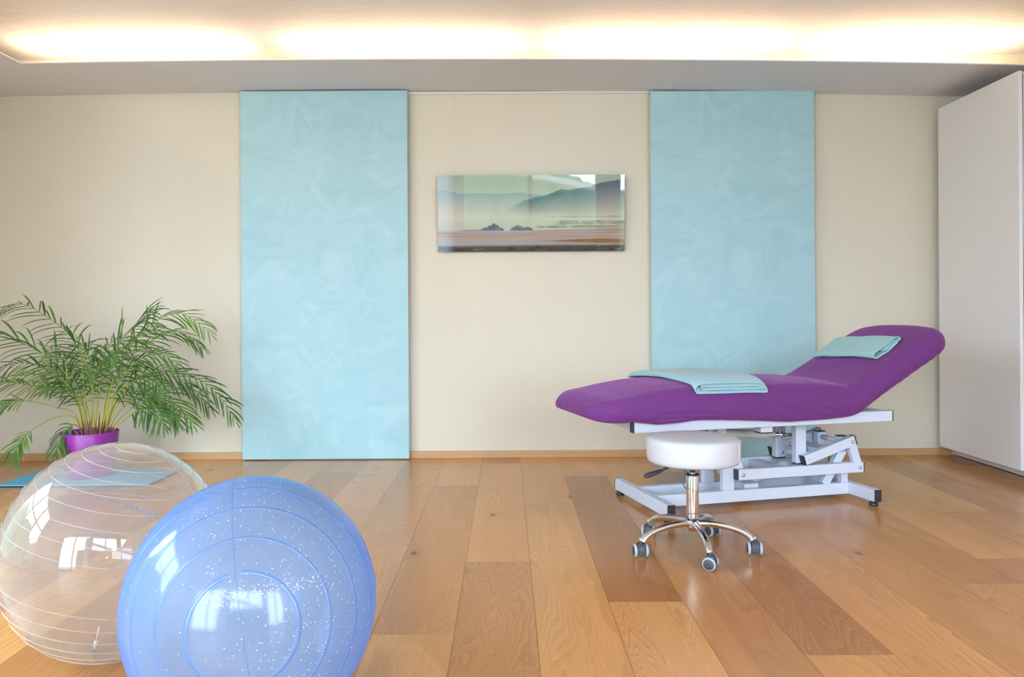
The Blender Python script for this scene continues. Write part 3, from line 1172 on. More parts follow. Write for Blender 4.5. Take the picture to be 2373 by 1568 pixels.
def section(s, n=7):
    w = half_width(s)
    th = lerp_table(TH, s) 
    zs = lerp_table(SK, s)
    f = min(1, w / .2)
    ha = [(-w + .07, .0), (-w + .035, zs * .5), (-w + .012, zs), (-w - .001, zs + .022), (-w - .004, zs + (th - zs) * .40), (-w + .006, zs + (th - zs) * .66),
          (-w + .034, th * .90), (-w + .085, th * .985), (-w * .45, th + .006), ]
    hb = [(-a, b) for a, b in reversed(ha)]
    loop = ha + [(0, th + .009)] + hb + [(0, 0)]
    for d, r, c in ((S_END - s, .075, .42), (s - U_START, .085, .36)):
        if d < r:
            k = math.sqrt(max(0.0, 1 - (1 - d / r) ** 2)) * .88 + .12
            zc = th * c
            loop = [(a, zc + (b - zc) * k) for a, b in loop]
    return [tuple(q) for q in catmull(loop, n, closed=True)]


def place(s, v, h):
    u, z, a = spine(s)
    return Vector((u - h * math.sin(a), VC + v, z + h * math.cos(a)))


_sec = {}


def top_height(s, v):
    """height of the cover's top above the reference line at (s, v)"""
    k_ = round(s, 4)
    if k_ not in _sec: _sec[k_] = section(s)
    pts = _sec[k_]
    best = -1
    for (a, b), (c, d) in zip(pts, pts[1:] + pts[:1]):
        if (a - v) * (c - v) <= 0 and abs(c - a) > 1e-9:
            h = b + (d - b) * (v - a) / (c - a)
            best = max(best, h)
    return best


rows = []
ss = [U_START + .003, U_START + .008, U_START + .016, U_START + .028, U_START + .045] + list(np.linspace(U_START + .065, S_END - .10, 110)) + \
     [S_END - .085, S_END - .07, S_END - .055, S_END - .04, S_END - .028, S_END - .018, S_END - .010, S_END - .005, S_END - .002]
for s in ss:
    row = []
    for (v, h) in section(s):
        # pull folds near the hips and shallow drape waves along the lower hem
        k = max(0, 1 - abs(h - .01) / .07)
        wv = .004 * math.sin(s * 23 + 1.0) * k + .003 * math.sin(s * 51 + v * 9) * k
        if s > 1.0: wv += .0035 * k * math.sin(s * 95 + v * 14)
        fold = 0.010 * math.exp(-((s - .02) / .10) ** 2) * math.exp(-((h + .006) / .02) ** 2) + 0.010 * math.exp(-((s - .85) / .12) ** 2) * math.exp(-((h - .012) / .016) ** 2)
        out_ = wv + fold * .6
        if abs(v) > .25:                              # creases of the loose cloth along the sides
            for s0, h0, s1, h1, am in ((-.10, .022, .30, .016, -.008), (-.04, .050, .34, .030, .005), (.52, .060, .95, .004, -.007), (.50, .085, .93, .030, .005),
                                       (.66, .125, .86, .070, .004), (.98, .045, 1.18, .018, -.004)):
                if s0 - .05 < s < s1 + .05:
                    q = (s - s0) / (s1 - s0)
                    hc = h0 + (h1 - h0) * q
                    out_ += am * math.exp(-((h - hc) / .011) ** 2) * sstep(-.1, .2, q) * (1 - sstep(.8, 1.1, q))
            if s > 1.18: out_ += .0022 * math.sin((s + h * 1.1) * 88) * sstep(1.18, 1.30, s) * (1 - sstep(1.52, 1.62, s))
        row.append(place(s, v + math.copysign(out_, v) * (abs(v) > .2), h))
    rows.append(row)
mb = MB()
mb.grid(rows, closed=True)
nn = len(rows[0])
mb.f.append(tuple(range(nn))); mb.mi.append(0); mb.sm.append(True)
mb.f.append(tuple(range((len(rows) - 1) * nn, len(rows) * nn))); mb.mi.append(0); mb.sm.append(True)
part('padded_top', mb, M_JERSEY, bevel=0, label='purple stretch cover over the padded top', subsurf=1)


# ---------------------------------------------------------------- towels
def towel(name, label, mat, path, v0, v1, thick, droop=0.0, skew=0.0, uvscale=1.0, curl=0.0):
    """path = [(s, lift)] of the folded sheet's section; extruded across v; lies on the cover"""
    P = catmull(path, 6)
    nv = 48
    Ls = [0.0]
    for a, b in zip(P, P[1:]): Ls.append(Ls[-1] + float(np.hypot(b[0] - a[0], b[1] - a[1])))
    root_rows, uvs = [], []
    for i, (s, l) in enumerate(P):
        row = []
        for j in range(nv):
            t = j / (nv - 1)
            v = v0 + l * .75 + (v1 - v0 - l * .75) * t          # the open edges of the layers lie flush
            sv = s + skew * (t - .5) + .002 * math.sin(t * 9 + i * .2)
            sc = min(max(sv, U_START + .03), S_END - .03)
            vc = max(-.311, min(.311, v))
            h = max(top_height(sc, vc), .02)
            e_ = .004
            sl = (top_height(sc, min(.313, vc + e_)) - top_height(sc, max(-.313, vc - e_))) / (min(.313, vc + e_) - max(-.313, vc - e_))
            nl = math.hypot(1, sl)
            lf = l + .0028 + .0012 * math.sin(t * 13 + i * .35)
            row.append(place(sv, v - sl / nl * lf, h + lf / nl))
            uvs.append((Ls[i], t * abs(v1 - v0)))
        root_rows.append(row)
    mb = MB()
    mb.grid(root_rows)
    M = TB.matrix_basis.copy() if False else Matrix.Translation(TB.location) @ Euler((0, 0, R(14.6))).to_matrix().to_4x4()
    ctr = M @ place((path[0][0] + path[-1][0]) / 2, (v0 + v1) / 2, .1)
    mb.v = [tuple(M @ Vector(p) - ctr) for p in mb.v]
    o = mb.build(name, mat, None, fix=False)
    o.location = ctr
    uv = o.data.uv_layers.new(name='UVMap')
    for lp in o.data.loops:
        uv.data[lp.index].uv = uvs[lp.vertex_index]
    so = o.modifiers.new('thickness', 'SOLIDIFY')
    so.thickness = thick
    so.offset = 0
    so.use_rim = True
    sb = o.modifiers.new('smooth', 'SUBSURF')
    sb.levels = sb.render_levels = 1
    tag(o, label, 'towel', 'folded turquoise towels')
    return o


# large towel lying folded across the leg section
a, b = .108, .466
towel('folded_towel', 'large folded turquoise towel lying flat across the middle of the purple table', M_TOWEL,
      [(b - .012, 0.0258), (.40, 0.0279), (.30, 0.0295), (.20, 0.0295), (a + .03, 0.0279), (a + .004, 0.0221), (a - .002, 0.0139), (a + .012, 0.0053), (.22, 0.0041), (.32, 0.0041), (.42, 0.0037),
       (b - .008, 0.0045), (b + .006, 0.0098), (b - .010, 0.0152), (.42, 0.0143), (.34, 0.0135), (.26, 0.0139), (a + .045, 0.0148), (a + .032, 0.0184), (a + .045, 0.0217), (.25, 0.0217), (.34, 0.0209), (.42, 0.0209), (b - .002, 0.0209)],
      -.316, .285, .0055, skew=-.06)
# small towel folded on the headrest
a, b = 1.262, 1.427
towel('folded_towel', 'small folded turquoise towel with block weave on the raised headrest', M_TOWEL2,
      [(b - .01, .011), (b - .04, .008), (b - .08, .005), (b - .11, .0045), (a + .012, .0055), (a - .001, .015), (a + .012, .0265), (b - .11, .028), (b - .07, .029), (b - .03, .030), (b + .006, .030), (b + .019, .022), (b + .006, .0150),
       (b - .02, .0135), (b - .05, .0135), (b - .085, .014), (b - .105, .0165), (b - .09, .0195), (b - .05, .0205), (b - .02, .0215), (b, .0225)],
      -.215, .235, .0052, skew=-.03)

# ================================================================== STOOL
ST = empty('stool', (.7335, 3.076, 0))
tag(ST, 'round white rolling stool with chrome five-star base in front of the treatment table', 'stool')
cs = (.004, 0)
mb = MB()
rs, z0, z1 = .1815, .350, .4535
prof = [(0, z0), (rs - .016, z0), (rs - .006, z0 + .004), (rs - .001, z0 + .014), (rs, z0 + .03), (rs + .001, z1 - .03), (rs, z1 - .018), (rs - .004, z1 - .010), (rs - .011, z1 - .005), (rs - .03, z1 - .002), (rs - .09, z1), (0, z1 + .001)]
mb.lathe(prof, 72, Matrix.Translation((cs[0], 0, 0)))
seat = part('seat', mb, M_LEATHER, ST, bevel=0)
mb = MB()
for zz, rr in ((z1 - .0165, rs + .0008),):
    mb.tube([(cs[0] + rr * math.cos(2 * PI * k / 96), rr * math.sin(2 * PI * k / 96), zz) for k in range(97)], .0012, 6, caps=False)
an = R(-34)
mb.tube([(cs[0] + (rs + .001) * math.cos(an), (rs + .001) * math.sin(an), z) for z in (z0 + .008, z0 + .04, z0 + .07, z1 - .017)], .0016, 8)
part('piping', mb, M_THREAD, seat, bevel=0)
mb = MB()
nst = 150
for k in range(nst):
    q = 2 * PI * k / nst
    c, s_ = math.cos(q), math.sin(q)
    rr = rs + .0012
    mb.beam((cs[0] + rr * c - s_ * .002, rr * s_ + c * .002, z1 - .022), (cs[0] + rr * c + s_ * .002, rr * s_ - c * .002, z1 - .022), .0008, .0008)
mb.build('stitching', M_THREAD, seat)
mb = MB()
mb.box(-.09, .09, -.07, .07, .339, .3495)
mb.lathe([(0, .322), (.017, .322), (.0225, .327), (.0235, .335), (.0235, .345), (0, .345)], 28)
part('seat_plate', mb, M_BLACK, ST, bevel=.002)
mb = MB()
mb.tube([(-.075, -.02, .344), (-.10, -.028, .335), (-.135, -.042, .322)], .005, 10)
lev = part('lever', mb, M_BLACK, ST, bevel=0)
mb = MB()
pr_ = [(0, 0), (.006, .002), (.010, .012), (.0105, .03), (.0125, .045), (.012, .065), (.008, .076), (0, .079)]
M = Matrix.Translation((-.128, -.040, .325)) @ Vector((-.92, -.22, -.26)).to_track_quat('Z', 'Y').to_matrix().to_4x4()
mb.lathe(pr_, 16, M, scale=(1, .75))
mb.build('lever_grip', M_BLACK, lev)
mb = MB()
mb.lathe([(.0125, .29), (.0125, .33), (0, .33)], 24)
mb.build('piston', M_STEEL, ST)
mb = MB()
mb.lathe([(0, .129), (.0235, .129), (.0245, .134), (.0245, .298), (.0235, .3005)], 40)
colm = part('gas_column', mb, M_CHROME, ST, bevel=0)
mb = MB()
mb.lathe([(.0125, .3045), (.0225, .3045), (.0255, .302), (.0255, .297), (.0246, .2965)], 36)
mb.build('collar', M_BLACK, colm)
mb = MB()
mb.lathe([(0, .1215), (.020, .1215), (.020, .1289), (0, .1289)], 28)
mb.build('collar', M_BLACK, colm)
mb = MB()
mb.lathe([(0, .078), (.016, .078), (.017, .088), (.0245, .090), (.0255, .096), (.0255, .117), (.0245, .1214), (0, .1214)], 36)
part('hub', mb, M_CHROME, ST, bevel=0)


def text_mesh(body, size, bold=0.0):
    cu = bpy.data.curves.new('lettering', 'FONT')
    cu.body = body
    cu.size = size
    cu.resolution_u = 3
    cu.offset = bold
    o = bpy.data.objects.new('lettering', cu)
    COL.objects.link(o)
    dg = bpy.context.evaluated_depsgraph_get()
    me = bpy.data.meshes.new_from_object(o.evaluated_get(dg))
    vs = [tuple(v.co) for v in me.vertices]
    fs = [tuple(p.vertices) for p in me.polygons]
    bpy.data.objects.remove(o)
    bpy.data.curves.remove(cu)
    return vs, fs


vs, fs = text_mesh('moonhorn', .0108, .0002)
wx = max(v[0] for v in vs)
mb = MB()
rr = .0247
mb.add([(rr * math.sin((x - wx / 2) / rr + .02), -rr * math.cos((x - wx / 2) / rr + .02), .1475 + y) for x, y, z in vs], fs)
mb.build('lettering', M_INKG, colm, fix=False)

# five legs with twin-wheel casters
RC = .234


def make_leg(i, ang, swivel):
    ca, sa = math.cos(ang), math.sin(ang)
    path = [(.018, .1085), (.06, .110), (.11, .1065), (.155, .098), (.19, .086), (.213, .071), (.224, .055)]
    P = catmull(path, 5)
    mb = MB()
    rad = [.0140 - .0012 * k / (len(P) - 1) for k in range(len(P))]
    mb.tube([(ca * r, sa * r, z) for r, z in P], rad, 18)
    lg = mb.build('leg', M_CHROME, ST)
    # caster
    cx, cy = ca * RC, sa * RC
    zc, wr, gap = .0255, .0255, .0165
    M = Matrix.Translation((cx, cy, 0)) @ Euler((0, 0, swivel)).to_matrix().to_4x4()      # local x = wheel axle
    mb = MB()
    n = 12
    prof = [(-.022, .012), (-.022, .030), (-.020, .044), (-.012, .053), (.004, .055), (.014, .050), (.021, .038), (.023, .026), (.018, .018)]
    vsx = [M @ Vector((sx * .0150, y, z)) for sx in (-1, 1) for y, z in prof]
    k = len(prof)
    fsx = [tuple(range(k)), tuple(range(2 * k - 1, k - 1, -1))] + [(a, (a + 1) % k, (a + 1) % k + k, a + k) for a in range(k)]
    mb.add(vsx, fsx)
    mb.tube([M @ Vector((0, 0, .050)), M @ Vector((0, 0, .060))], .0075, 14)
    ct = mb.build('caster', M_DARKGREY, ST, bevel=.003, seg=3)
    mb = MB(); mb.tube([M @ Vector((0, 0, .056)), M @ Vector((0, 0, .074))], .005, 12)
    mb.build('caster_stem', M_CHROME, ct)
    for sx in (-1, 1):
        mb = MB()
        MM = M @ Matrix.Translation((sx * .0155, 0, zc)) @ Vector((sx, 0, 0)).to_track_quat('Z', 'Y').to_matrix().to_4x4()
        mb.lathe([(0, .001), (wr - .004, .001), (wr - .001, .003), (wr, .006), (wr - .002, .0105), (wr - .006, .0125)], 36, MM, 0)
        mb.lathe([(wr - .006, .0122), (wr - .009, .0135), (0, .0138)], 36, MM, 1)
        mb.build('wheel', [M_GREY, M_DARKGREY], ct)


for i, (deg, sw) in enumerate(((-160, 5), (-88, 62), (-16, -8), (56, 30), (127, -20))):
    make_leg(i, R(deg), R(sw))

# ================================================================== BALLS
def axis_matrix(c, ax):
    return Matrix.Translation(Vector(c)) @ Vector(ax).normalized().to_track_quat('Z', 'Y').to_matrix().to_4x4()


# ---- clear ball
CB = empty('exercise_ball', (-1.0927, 2.157, 0))
tag(CB, 'clear transparent exercise ball with thin raised rings on the left', 'ball', 'exercise balls')
RB, SB = .284, 1.03
cz = RB * SB
axis = Vector((.0663, -.0084, .2843)).normalized()
Q = axis.to_track_quat('Z', 'Y').to_matrix()


def on_ball(theta, phi, r=RB, QQ=None, sb=SB, c=cz, wob=0.0):
    d = (QQ or Q) @ Vector((math.sin(theta) * math.cos(phi), math.sin(theta) * math.sin(phi), math.cos(theta)))
    p = Vector((d.x * r, d.y * r, d.z * r * sb + c))
    if p.z < .0025: p.z = .0025                     # flattened where it presses on the floor
    return p


mb = MB()
NT_, NP_ = 72, 112
mb.grid([[on_ball(PI * (i + .001) / (NT_ + .002), 2 * PI * j / NP_) for j in range(NP_)] for i in range(NT_ + 1)], closed=True)
part('ball_skin', mb, M_CLEAR, CB, bevel=0)
mb = MB()
for k in range(9):
    for th in (9.5 + 8.5 * k, 180 - 9.5 - 8.5 * k):
        t_ = R(th)
        mb.tube([on_ball(t_ + .004 * math.sin(3 * p_ + k) * (th > 90), p_, RB + .0004) for p_ in [2 * PI * q / 96 for q in range(97)]], .00115, 6, caps=False)
part('raised_rings', mb, M_CLEARRIB, CB, bevel=0)
mb = MB()
vb = on_ball(PI - .02, 0, RB * .985)
for r_, L0, L1 in ((.0055, 0, .022), (.0022, .022, .062)):
    mb.tube([vb + axis * L0, vb + axis * L1], r_, 12)
part('valve', mb, simple('milky_valve', lin(228, 232, 218), 0.4), CB, bevel=0)
# printing on the far side, read through the ball
t1, t2 = Vector((-.1223, .2473, .0692)), Vector((-.0144, .2827, .0234))
mid = (t1 + t2) / 2
nrm = Vector((mid.x, mid.y, mid.z / SB ** 2)).normalized()
rt = (t1 - t2)
rt = (rt - nrm * rt.dot(nrm)).normalized()
up = nrm.cross(rt)
mb = MB()


def print_line(body, size, x0, y0, slant=.0, bold=.0):
    vs, fs = text_mesh(body, size, bold)
    out = []
    for x, y, z in vs:
        p = mid + rt * (x0 + x + slant * y) + up * (y0 + y)
        e = Vector((p.x / RB, p.y / RB, p.z / (RB * SB)))
        p = p / e.length * 1.001
        out.append((p.x, p.y, p.z + cz))
    mb.add(out, fs)


print_line('OPTI-BALL', .0205, -.064, -.008, .2, .0007)
print_line('Gymnastic ball', .0066, .040, .003, 0, .0002)
print_line('max. load', .005, -.058, -.0165)
print_line('exercise ball', .005, -.018, -.0165)
print_line('55 cm', .005, .022, -.0165)
part('lettering', mb, M_INK, CB, bevel=0, fix=False, label='pale blue printed lettering')

# ---- blue ball
BB = empty('exercise_ball', (-.5835, 1.777, 0))
tag(BB, 'translucent blue exercise ball with pale glitter in the foreground', 'ball', 'exercise balls')
RB2, SB2 = .2787, 1.018
cz2 = RB2 * SB2
axis2 = Vector((.0667, -.2678, .0395)).normalized()
Q2 = axis2.to_track_quat('Z', 'Y').to_matrix()
ob2 = lambda t, p, r=RB2: on_ball(t, p, r, Q2, SB2, cz2)
mb = MB()
mb.grid([[ob2(PI * (i + .001) / (NT_ + .002), 2 * PI * j / NP_) for j in range(NP_)] for i in range(NT_ + 1)], closed=True)
part('ball_skin', mb, M_BLUE, BB, bevel=0)
# raised rings interrupted at the mould seam, and the seam line itself
mb = MB()
seam = Q2.transposed() @ Vector((-.04, -.003, .28)).normalized()
phs = math.atan2(seam.y, seam.x)
for th in (22.6, 37.3, 53.0, 68.0, 112, 127, 142.7, 157.4):
    t_ = R(th)
    w = .010 if th < 30 or th > 150 else .0065
    for h0, h1 in ((.10, PI - .10), (PI + .10, 2 * PI - .10)) if th < 30 else ((.015, PI - .015), (PI + .015, 2 * PI - .015)):
        n = 56
        rows = []
        for q in range(n + 1):
            ph = phs + h0 + (h1 - h0) * q / n
            dt = w / RB2 / 2
            rows.append([ob2(t_ - dt, ph, RB2 + .0002), ob2(t_ - dt * .8, ph, RB2 + .0012), ob2(t_ + dt * .8, ph, RB2 + .0012), ob2(t_ + dt, ph, RB2 + .0002)])
        mb.grid(rows)
part('raised_rings', mb, M_BLUERIB, BB, bevel=0, fix=False)
mb = MB()
for dp in (0, PI):
    mb.tube([ob2(PI * q / 80, phs + dp, RB2 + .0002) for q in [.4] + list(range(1, 80)) + [79.6]], .0008, 6)
part('mould_seam', mb, M_BLUERIB, BB, bevel=0)
mb = MB()
rnd = random.Random(5)
cam_dir = Vector((.5835, -1.777, .65)).normalized()
base_ax = [Vector((.32, -.45, .72)), Vector((.75, -.35, .30)), Vector((.30, -.90, .35)), Vector((.55, -.75, .10)), Vector((.62, -.60, -.30)), Vector((.05, -.30, .95))]
cnt = 0
while cnt < 1000:
    d = (rnd.choice(base_ax) + Vector((rnd.gauss(0, .30), rnd.gauss(0, .30), rnd.gauss(0, .28)))).normalized()
    if rnd.random() < .22: d = Vector((rnd.gauss(0, 1), rnd.gauss(0, 1), rnd.gauss(0, 1))).normalized()
    if rnd.random() < .18:
        f_ = rnd.random()
        d = (Vector((-.05 + .75 * f_, -.95 + .35 * f_, .33 + .05 * f_)) + Vector((rnd.gauss(0, .03), rnd.gauss(0, .03), rnd.gauss(0, .025)))).normalized()
    p = Vector((d.x * RB2, d.y * RB2, d.z * RB2 * SB2)) * 1.0022
    r_ = rnd.uniform(.0006, .0016)
    a = d.cross(Vector((.3, .2, .9))).normalized(); b_ = d.cross(a)
    k0 = 5
    mb.add([(p + (a * math.cos(2 * PI * k / k0) + b_ * math.sin(2 * PI * k / k0) * .75) * r_ + Vector((0, 0, cz2))) for k in range(k0)], [tuple(range(k0))])
    cnt += 1
gl = part('glitter', mb, M_SPECK, BB, bevel=0, fix=False, label='pale glitter specks')
gl['kind'] = 'stuff'
mb = MB()
pd = Vector((.95, .29, .09)).normalized()
mb.lathe([(0, .003), (.009, .0025), (.011, .001), (.011, -.004), (0, -.004)], 20, Matrix.Translation(Vector((pd.x * RB2, pd.y * RB2, pd.z * RB2 * SB2 + cz2))) @ pd.to_track_quat('Z', 'Y').to_matrix().to_4x4())
part('plug', mb, M_TEAL, BB, bevel=0, label='teal plug')

# ================================================================== MAT, POT AND PALM
mt = empty('floor_mat', (-2.402, 4.52, 0))
tag(mt, 'blue textile mat on the floor under the purple plant pot', 'mat')
mb = MB(); mb.box(-.424, .424, -.24, .24, 0, .005)
mb.build('rubber_backing', M_RUBBER, mt, bevel=.001)
mb = MB(); mb.box(-.419, .419, -.234, .236, .005, .0125)
mb.build('pile', M_MAT, mt, bevel=.003)

PP = empty('potted_palm', (-2.437, 4.54, .0125))
tag(PP, 'bushy green areca palm in a purple pot by the back wall', 'plant')
H, RT, RBOT = .2575, .1545, .128
mb = MB()
mb.lathe([(0, 0), (RBOT - .006, 0), (RBOT, .006), (RBOT + (RT - RBOT) * .5, H * .5), (RT, H - .002), (RT - .0015, H), (RT - .0045, H), (RT - .006, H - .003), (RT - .008, H - .06), (RBOT - .006, .02), (0, .02)], 72)
part('pot', mb, M_POT, PP, bevel=0)
mb = MB()
mb.lathe([(0, H - .05), (.06, H - .048), (.12, H - .052), (RT - .0105, H - .055)], 48)
part('soil', mb, M_SOIL, PP, bevel=0)

FRONDS = [
 ([(-2.444, 4.524, 0.277), (-2.468, 4.541, 0.506), (-2.517, 4.564, 0.799), (-2.624, 4.589, 0.873), (-2.749, 4.616, 0.952), (-2.9, 4.644, 1.018), (-3.054, 4.674, 0.977)], 0.16, 0.30),
 ([(-2.492, 4.584, 0.268), (-2.547, 4.572, 0.503), (-2.623, 4.557, 0.653), (-2.705, 4.54, 0.72), (-2.794, 4.522, 0.775), (-2.889, 4.503, 0.83), (-2.968, 4.484, 0.858)], 0.17, 0.35),
 ([(-2.489, 4.564, 0.271), (-2.539, 4.571, 0.465), (-2.644, 4.581, 0.597), (-2.775, 4.591, 0.651), (-2.899, 4.602, 0.667), (-3.024, 4.614, 0.628)], 0.13, 0.30),
 ([(-2.475, 4.567, 0.271), (-2.501, 4.531, 0.446), (-2.543, 4.484, 0.558), (-2.604, 4.432, 0.601), (-2.675, 4.376, 0.613), (-2.749, 4.317, 0.611)], 0.12, 0.30),
 ([(-2.494, 4.587, 0.268), (-2.537, 4.61, 0.398), (-2.616, 4.64, 0.473), (-2.73, 4.674, 0.518), (-2.887, 4.71, 0.524), (-3.048, 4.747, 0.542), (-3.171, 4.787, 0.519)], 0.13, 0.35),
 ([(-2.506, 4.58, 0.261), (-2.54, 4.558, 0.373), (-2.624, 4.53, 0.412), (-2.743, 4.499, 0.447), (-2.837, 4.465, 0.455), (-2.905, 4.43, 0.429)], 0.08, 0.75),
 ([(-2.474, 4.522, 0.262), (-2.497, 4.481, 0.36), (-2.565, 4.428, 0.367), (-2.628, 4.369, 0.331), (-2.668, 4.307, 0.285), (-2.674, 4.24, 0.227), (-2.67, 4.172, 0.161)], 0.10, 0.62),
 ([(-2.474, 4.535, 0.26), (-2.488, 4.506, 0.303), (-2.505, 4.468, 0.316), (-2.527, 4.427, 0.277), (-2.532, 4.382, 0.217), (-2.524, 4.335, 0.158)], 0.10, 0.30),
 ([(-2.454, 4.586, 0.268), (-2.43, 4.557, 0.466), (-2.44, 4.519, 0.623), (-2.462, 4.477, 0.741), (-2.482, 4.433, 0.818), (-2.5, 4.386, 0.872)], 0.13, 0.35),
 ([(-2.379, 4.59, 0.266), (-2.345, 4.573, 0.502), (-2.301, 4.551, 0.69), (-2.234, 4.525, 0.806), (-2.136, 4.499, 0.898), (-2.027, 4.47, 0.974)], 0.17, 0.45),
 ([(-2.354, 4.528, 0.276), (-2.312, 4.538, 0.521), (-2.232, 4.551, 0.72), (-2.137, 4.565, 0.851), (-2.042, 4.58, 0.928), (-1.924, 4.595, 0.951), (-1.829, 4.612, 0.899), (-1.754, 4.628, 0.824)], 0.13, 0.40),
 ([(-2.339, 4.529, 0.275), (-2.294, 4.564, 0.518), (-2.222, 4.61, 0.702), (-2.126, 4.66, 0.793), (-2.03, 4.714, 0.843), (-1.958, 4.77, 0.817), (-1.88, 4.829, 0.729)], 0.13, 0.40),
 ([(-2.341, 4.533, 0.275), (-2.271, 4.519, 0.507), (-2.184, 4.5, 0.639), (-2.075, 4.479, 0.708), (-1.966, 4.457, 0.708), (-1.862, 4.433, 0.656)], 0.13, 0.35),
 ([(-2.321, 4.508, 0.278), (-2.256, 4.503, 0.432), (-2.16, 4.497, 0.562), (-2.027, 4.49, 0.623), (-1.871, 4.482, 0.6), (-1.731, 4.474, 0.546), (-1.63, 4.466, 0.448), (-1.555, 4.458, 0.334)], 0.13, 0.42),
 ([(-2.369, 4.587, 0.267), (-2.32, 4.616, 0.435), (-2.26, 4.654, 0.541), (-2.168, 4.696, 0.593), (-2.052, 4.74, 0.573), (-1.942, 4.788, 0.495), (-1.84, 4.837, 0.35)], 0.14, 0.35),
 ([(-2.342, 4.564, 0.262), (-2.268, 4.541, 0.381), (-2.16, 4.511, 0.461), (-2.037, 4.477, 0.495), (-1.915, 4.441, 0.452), (-1.825, 4.404, 0.381), (-1.764, 4.364, 0.326)], 0.15, 0.30),
 ([(-2.338, 4.572, 0.261), (-2.279, 4.594, 0.343), (-2.19, 4.622, 0.418), (-2.102, 4.653, 0.429), (-2.03, 4.687, 0.369), (-1.989, 4.722, 0.276)], 0.14, 0.35),
 ([(-2.287, 4.501, 0.272), (-2.196, 4.443, 0.34), (-2.085, 4.368, 0.402), (-1.979, 4.284, 0.423), (-1.888, 4.195, 0.401), (-1.804, 4.101, 0.35)], 0.13, 0.35),
 ([(-2.373, 4.506, 0.279), (-2.38, 4.535, 0.483), (-2.383, 4.573, 0.627), (-2.381, 4.614, 0.734), (-2.364, 4.659, 0.787), (-2.323, 4.706, 0.825)], 0.12, 0.35),
 ([(-2.471, 4.574, 0.269), (-2.54, 4.631, 0.482), (-2.652, 4.704, 0.635), (-2.762, 4.786, 0.703), (-2.871, 4.874, 0.749)], 0.13, 0.35),
 ([(-2.399, 4.525, 0.276), (-2.39, 4.482, 0.481), (-2.344, 4.425, 0.607), (-2.281, 4.363, 0.678), (-2.194, 4.296, 0.726), (-2.108, 4.225, 0.736)], 0.12, 0.35),
 ([(-2.421, 4.537, 0.275), (-2.481, 4.565, 0.457), (-2.563, 4.602, 0.563), (-2.665, 4.643, 0.616), (-2.777, 4.687, 0.621)], 0.12, 0.35),
 ([(-2.356, 4.503, 0.279), (-2.347, 4.546, 0.458), (-2.313, 4.603, 0.577), (-2.265, 4.665, 0.635), (-2.2, 4.732, 0.646), (-2.152, 4.803, 0.609)], 0.12, 0.30),
 ([(-2.36, 4.524, 0.276), (-2.29, 4.48, 0.435), (-2.186, 4.424, 0.531), (-2.058, 4.361, 0.581), (-1.939, 4.294, 0.571), (-1.836, 4.224, 0.512)], 0.13, 0.30),
 ([(-2.403, 4.533, 0.275), (-2.396, 4.552, 0.504), (-2.447, 4.577, 0.658), (-2.5, 4.604, 0.751), (-2.563, 4.633, 0.789)], 0.12, 0.35),
 ([(-2.357, 4.534, 0.275), (-2.347, 4.563, 0.534), (-2.311, 4.6, 0.687), (-2.252, 4.642, 0.779), (-2.17, 4.687, 0.841), (-2.087, 4.734, 0.847)], 0.13, 0.35),
 ([(-2.445, 4.553, 0.272), (-2.459, 4.496, 0.434), (-2.493, 4.422, 0.518), (-2.521, 4.341, 0.541), (-2.535, 4.253, 0.52)], 0.11, 0.35),
 ([(-2.346, 4.528, 0.268), (-2.314, 4.571, 0.409), (-2.263, 4.628, 0.473), (-2.198, 4.69, 0.49), (-2.116, 4.757, 0.434), (-2.058, 4.828, 0.344)], 0.12, 0.30),
]


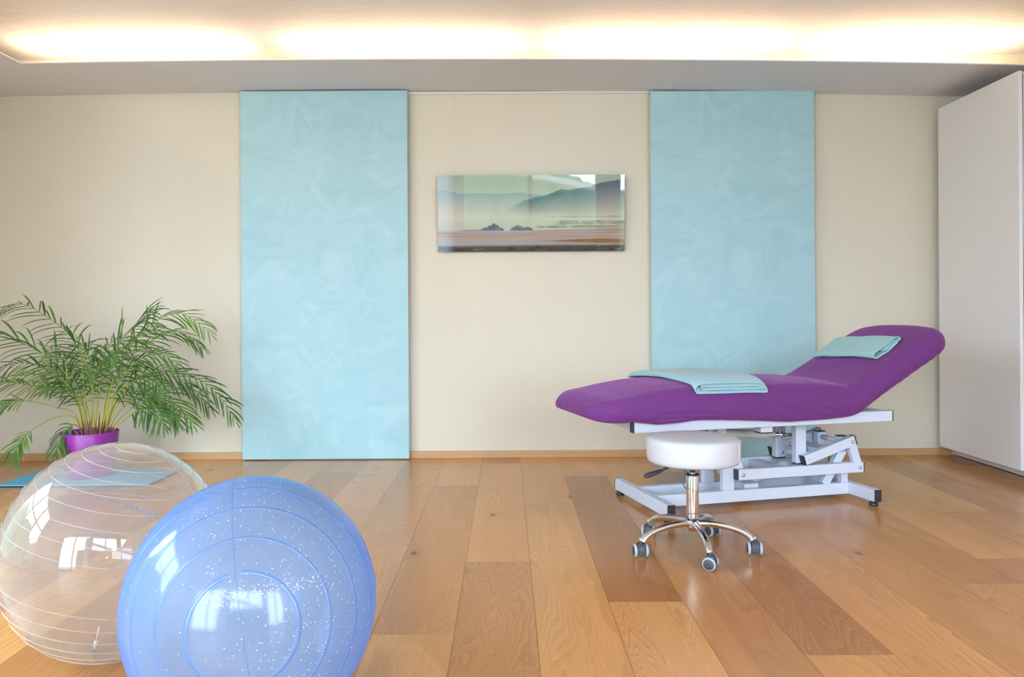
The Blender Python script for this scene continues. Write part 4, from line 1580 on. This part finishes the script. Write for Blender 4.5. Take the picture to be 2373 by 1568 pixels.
def frond(pts, ll, start, seed):
    rnd = random.Random(seed)
    o0 = Vector(PP.location)
    P = [Vector(p) - o0 for p in pts]
    C = [Vector(q) for q in catmull([tuple(p) for p in P], 9)]
    n = len(C)
    L = [0.0]
    for a, b in zip(C, C[1:]): L.append(L[-1] + (b - a).length)
    tot = L[-1]
    mb = MB()
    shade = []
    rad = [.0034 * (1 - .78 * L[i] / tot) + .0004 for i in range(n)]
    mb.tube(C, rad, 6, mi=0)
    for i in range(n): shade += [min(1, L[i] / tot * 1.15)] * 6

    def at(t):
        d = t * tot
        for i in range(n - 1):
            if L[i + 1] >= d:
                k = (d - L[i]) / max(1e-9, L[i + 1] - L[i])
                return C[i].lerp(C[i + 1], k), (C[i + 1] - C[i]).normalized()
        return C[-1], (C[-1] - C[-2]).normalized()

    g = Vector((0, 0, -1))
    pairs = int(10 + tot * 7.5)
    tone = rnd.uniform(.30, .72)
    # the frond's blade faces partly the room, so that leaflets fan out to both sides of the rachis
    for k in range(pairs + 1):
        t = start + (1 - start) * (k / pairs) ** .95
        p, d = at(min(t, .999))
        side = d.cross(Vector((rnd.uniform(-.12, .12), -.62, .55))).normalized()
        for sgn in (-1, 1):
            if k == pairs and sgn > 0: continue
            q = (t - start) / (1 - start)
            ln = ll * (0.62 + .65 * math.sin(PI * min(1, q * .85 + .12))) * rnd.uniform(.8, 1.15)
            if q > .85: ln *= 1 - (q - .85) * 2.2
            spread = (.92 - .50 * q) * rnd.uniform(.8, 1.15)
            dirn = (d * math.cos(spread) + side * sgn * math.sin(spread) + Vector((rnd.gauss(0, .10), rnd.gauss(0, .18), rnd.gauss(0, .08))))
            dirn.z -= .30 * max(0, dirn.z) + .10
            dirn = dirn.normalized()
            if k == pairs: dirn = d
            wd = rnd.uniform(.0033, .0056) * min(1.2, ln / .13 + .25)
            droop = rnd.uniform(.35, 1.05)
            seg = 6
            cur = p.copy()
            dd = dirn.copy()
            vs = []
            tn = min(1, max(.09, tone + rnd.gauss(0, .13)))
            tipdry = rnd.random() < .05
            for s_ in range(seg + 1):
                f = s_ / seg
                w_ = wd * (math.sin(PI * min(.999, (f * .86 + .10))) ** .75) if s_ < seg else .0002
                ax = dd.cross(Vector((0, -.55, .83)))
                ax = ax.normalized() if ax.length > .05 else side
                nm = ax.cross(dd).normalized()
                vs += [cur - ax * w_ + nm * w_ * .35, cur, cur + ax * w_ + nm * w_ * .35]
                shade += [0.02 if (tipdry and f > .7) else tn] * 3
                cur = cur + dd * (ln / seg)
                dd = (dd + g * droop * .30 * (f + .25)).normalized()
            fs = []
            for s_ in range(seg):
                b0 = s_ * 3
                fs += [(b0, b0 + 1, b0 + 4, b0 + 3), (b0 + 1, b0 + 2, b0 + 5, b0 + 4)]
            mb.add(vs, fs, 1, True)
    # nothing grows into the wall
    lim = YB - .012 - o0.y
    mb.v = [(x, min(y, lim), max(z, .004)) for x, y, z in mb.v]
    o = mb.build('frond', [M_STEM, M_LEAF], PP, fix=False)
    at_ = o.data.attributes.new('shade', 'FLOAT', 'POINT')
    at_.data.foreach_set('value', shade)
    return o


for i, (pts, ll, st) in enumerate(FRONDS):
    frond(pts, ll, st, 100 + i)
rnd = random.Random(9)
for k in range(26):                                  # dry sheaths and short stalks at the foot of the plant
    a = rnd.uniform(0, 2 * PI)
    r0 = rnd.uniform(.01, .085)
    x, y = r0 * math.cos(a) + .012, r0 * math.sin(a)
    h = rnd.uniform(.05, .15)
    lean = Vector((x * .7, y * .7, 0)) * rnd.uniform(.3, 1.0)
    mb = MB()
    mb.tube([(x, y, H - .055), (x + lean.x * .3, y + lean.y * .3, H - .055 + h * .5), (x + lean.x, y + lean.y, H - .055 + h)], [.006, .0055, .001], 7)
    part('dry_sheath', mb, M_SHEATH, PP, bevel=0)

cn = MB()
cn.lathe([(0, -.05), (.006, -.045), (.0155, .0), (.014, .004), (.006, .035), (.003, .045), (.0035, .05), (0, .052)], 24)
cone = cn.build('watering_cone', M_CONE)
cone.location = (-2.437 - .083, 4.54 - .06, .0125 + H - .018)
tag(cone, 'small grey-green watering cone stuck in the soil of the purple pot', 'watering cone')
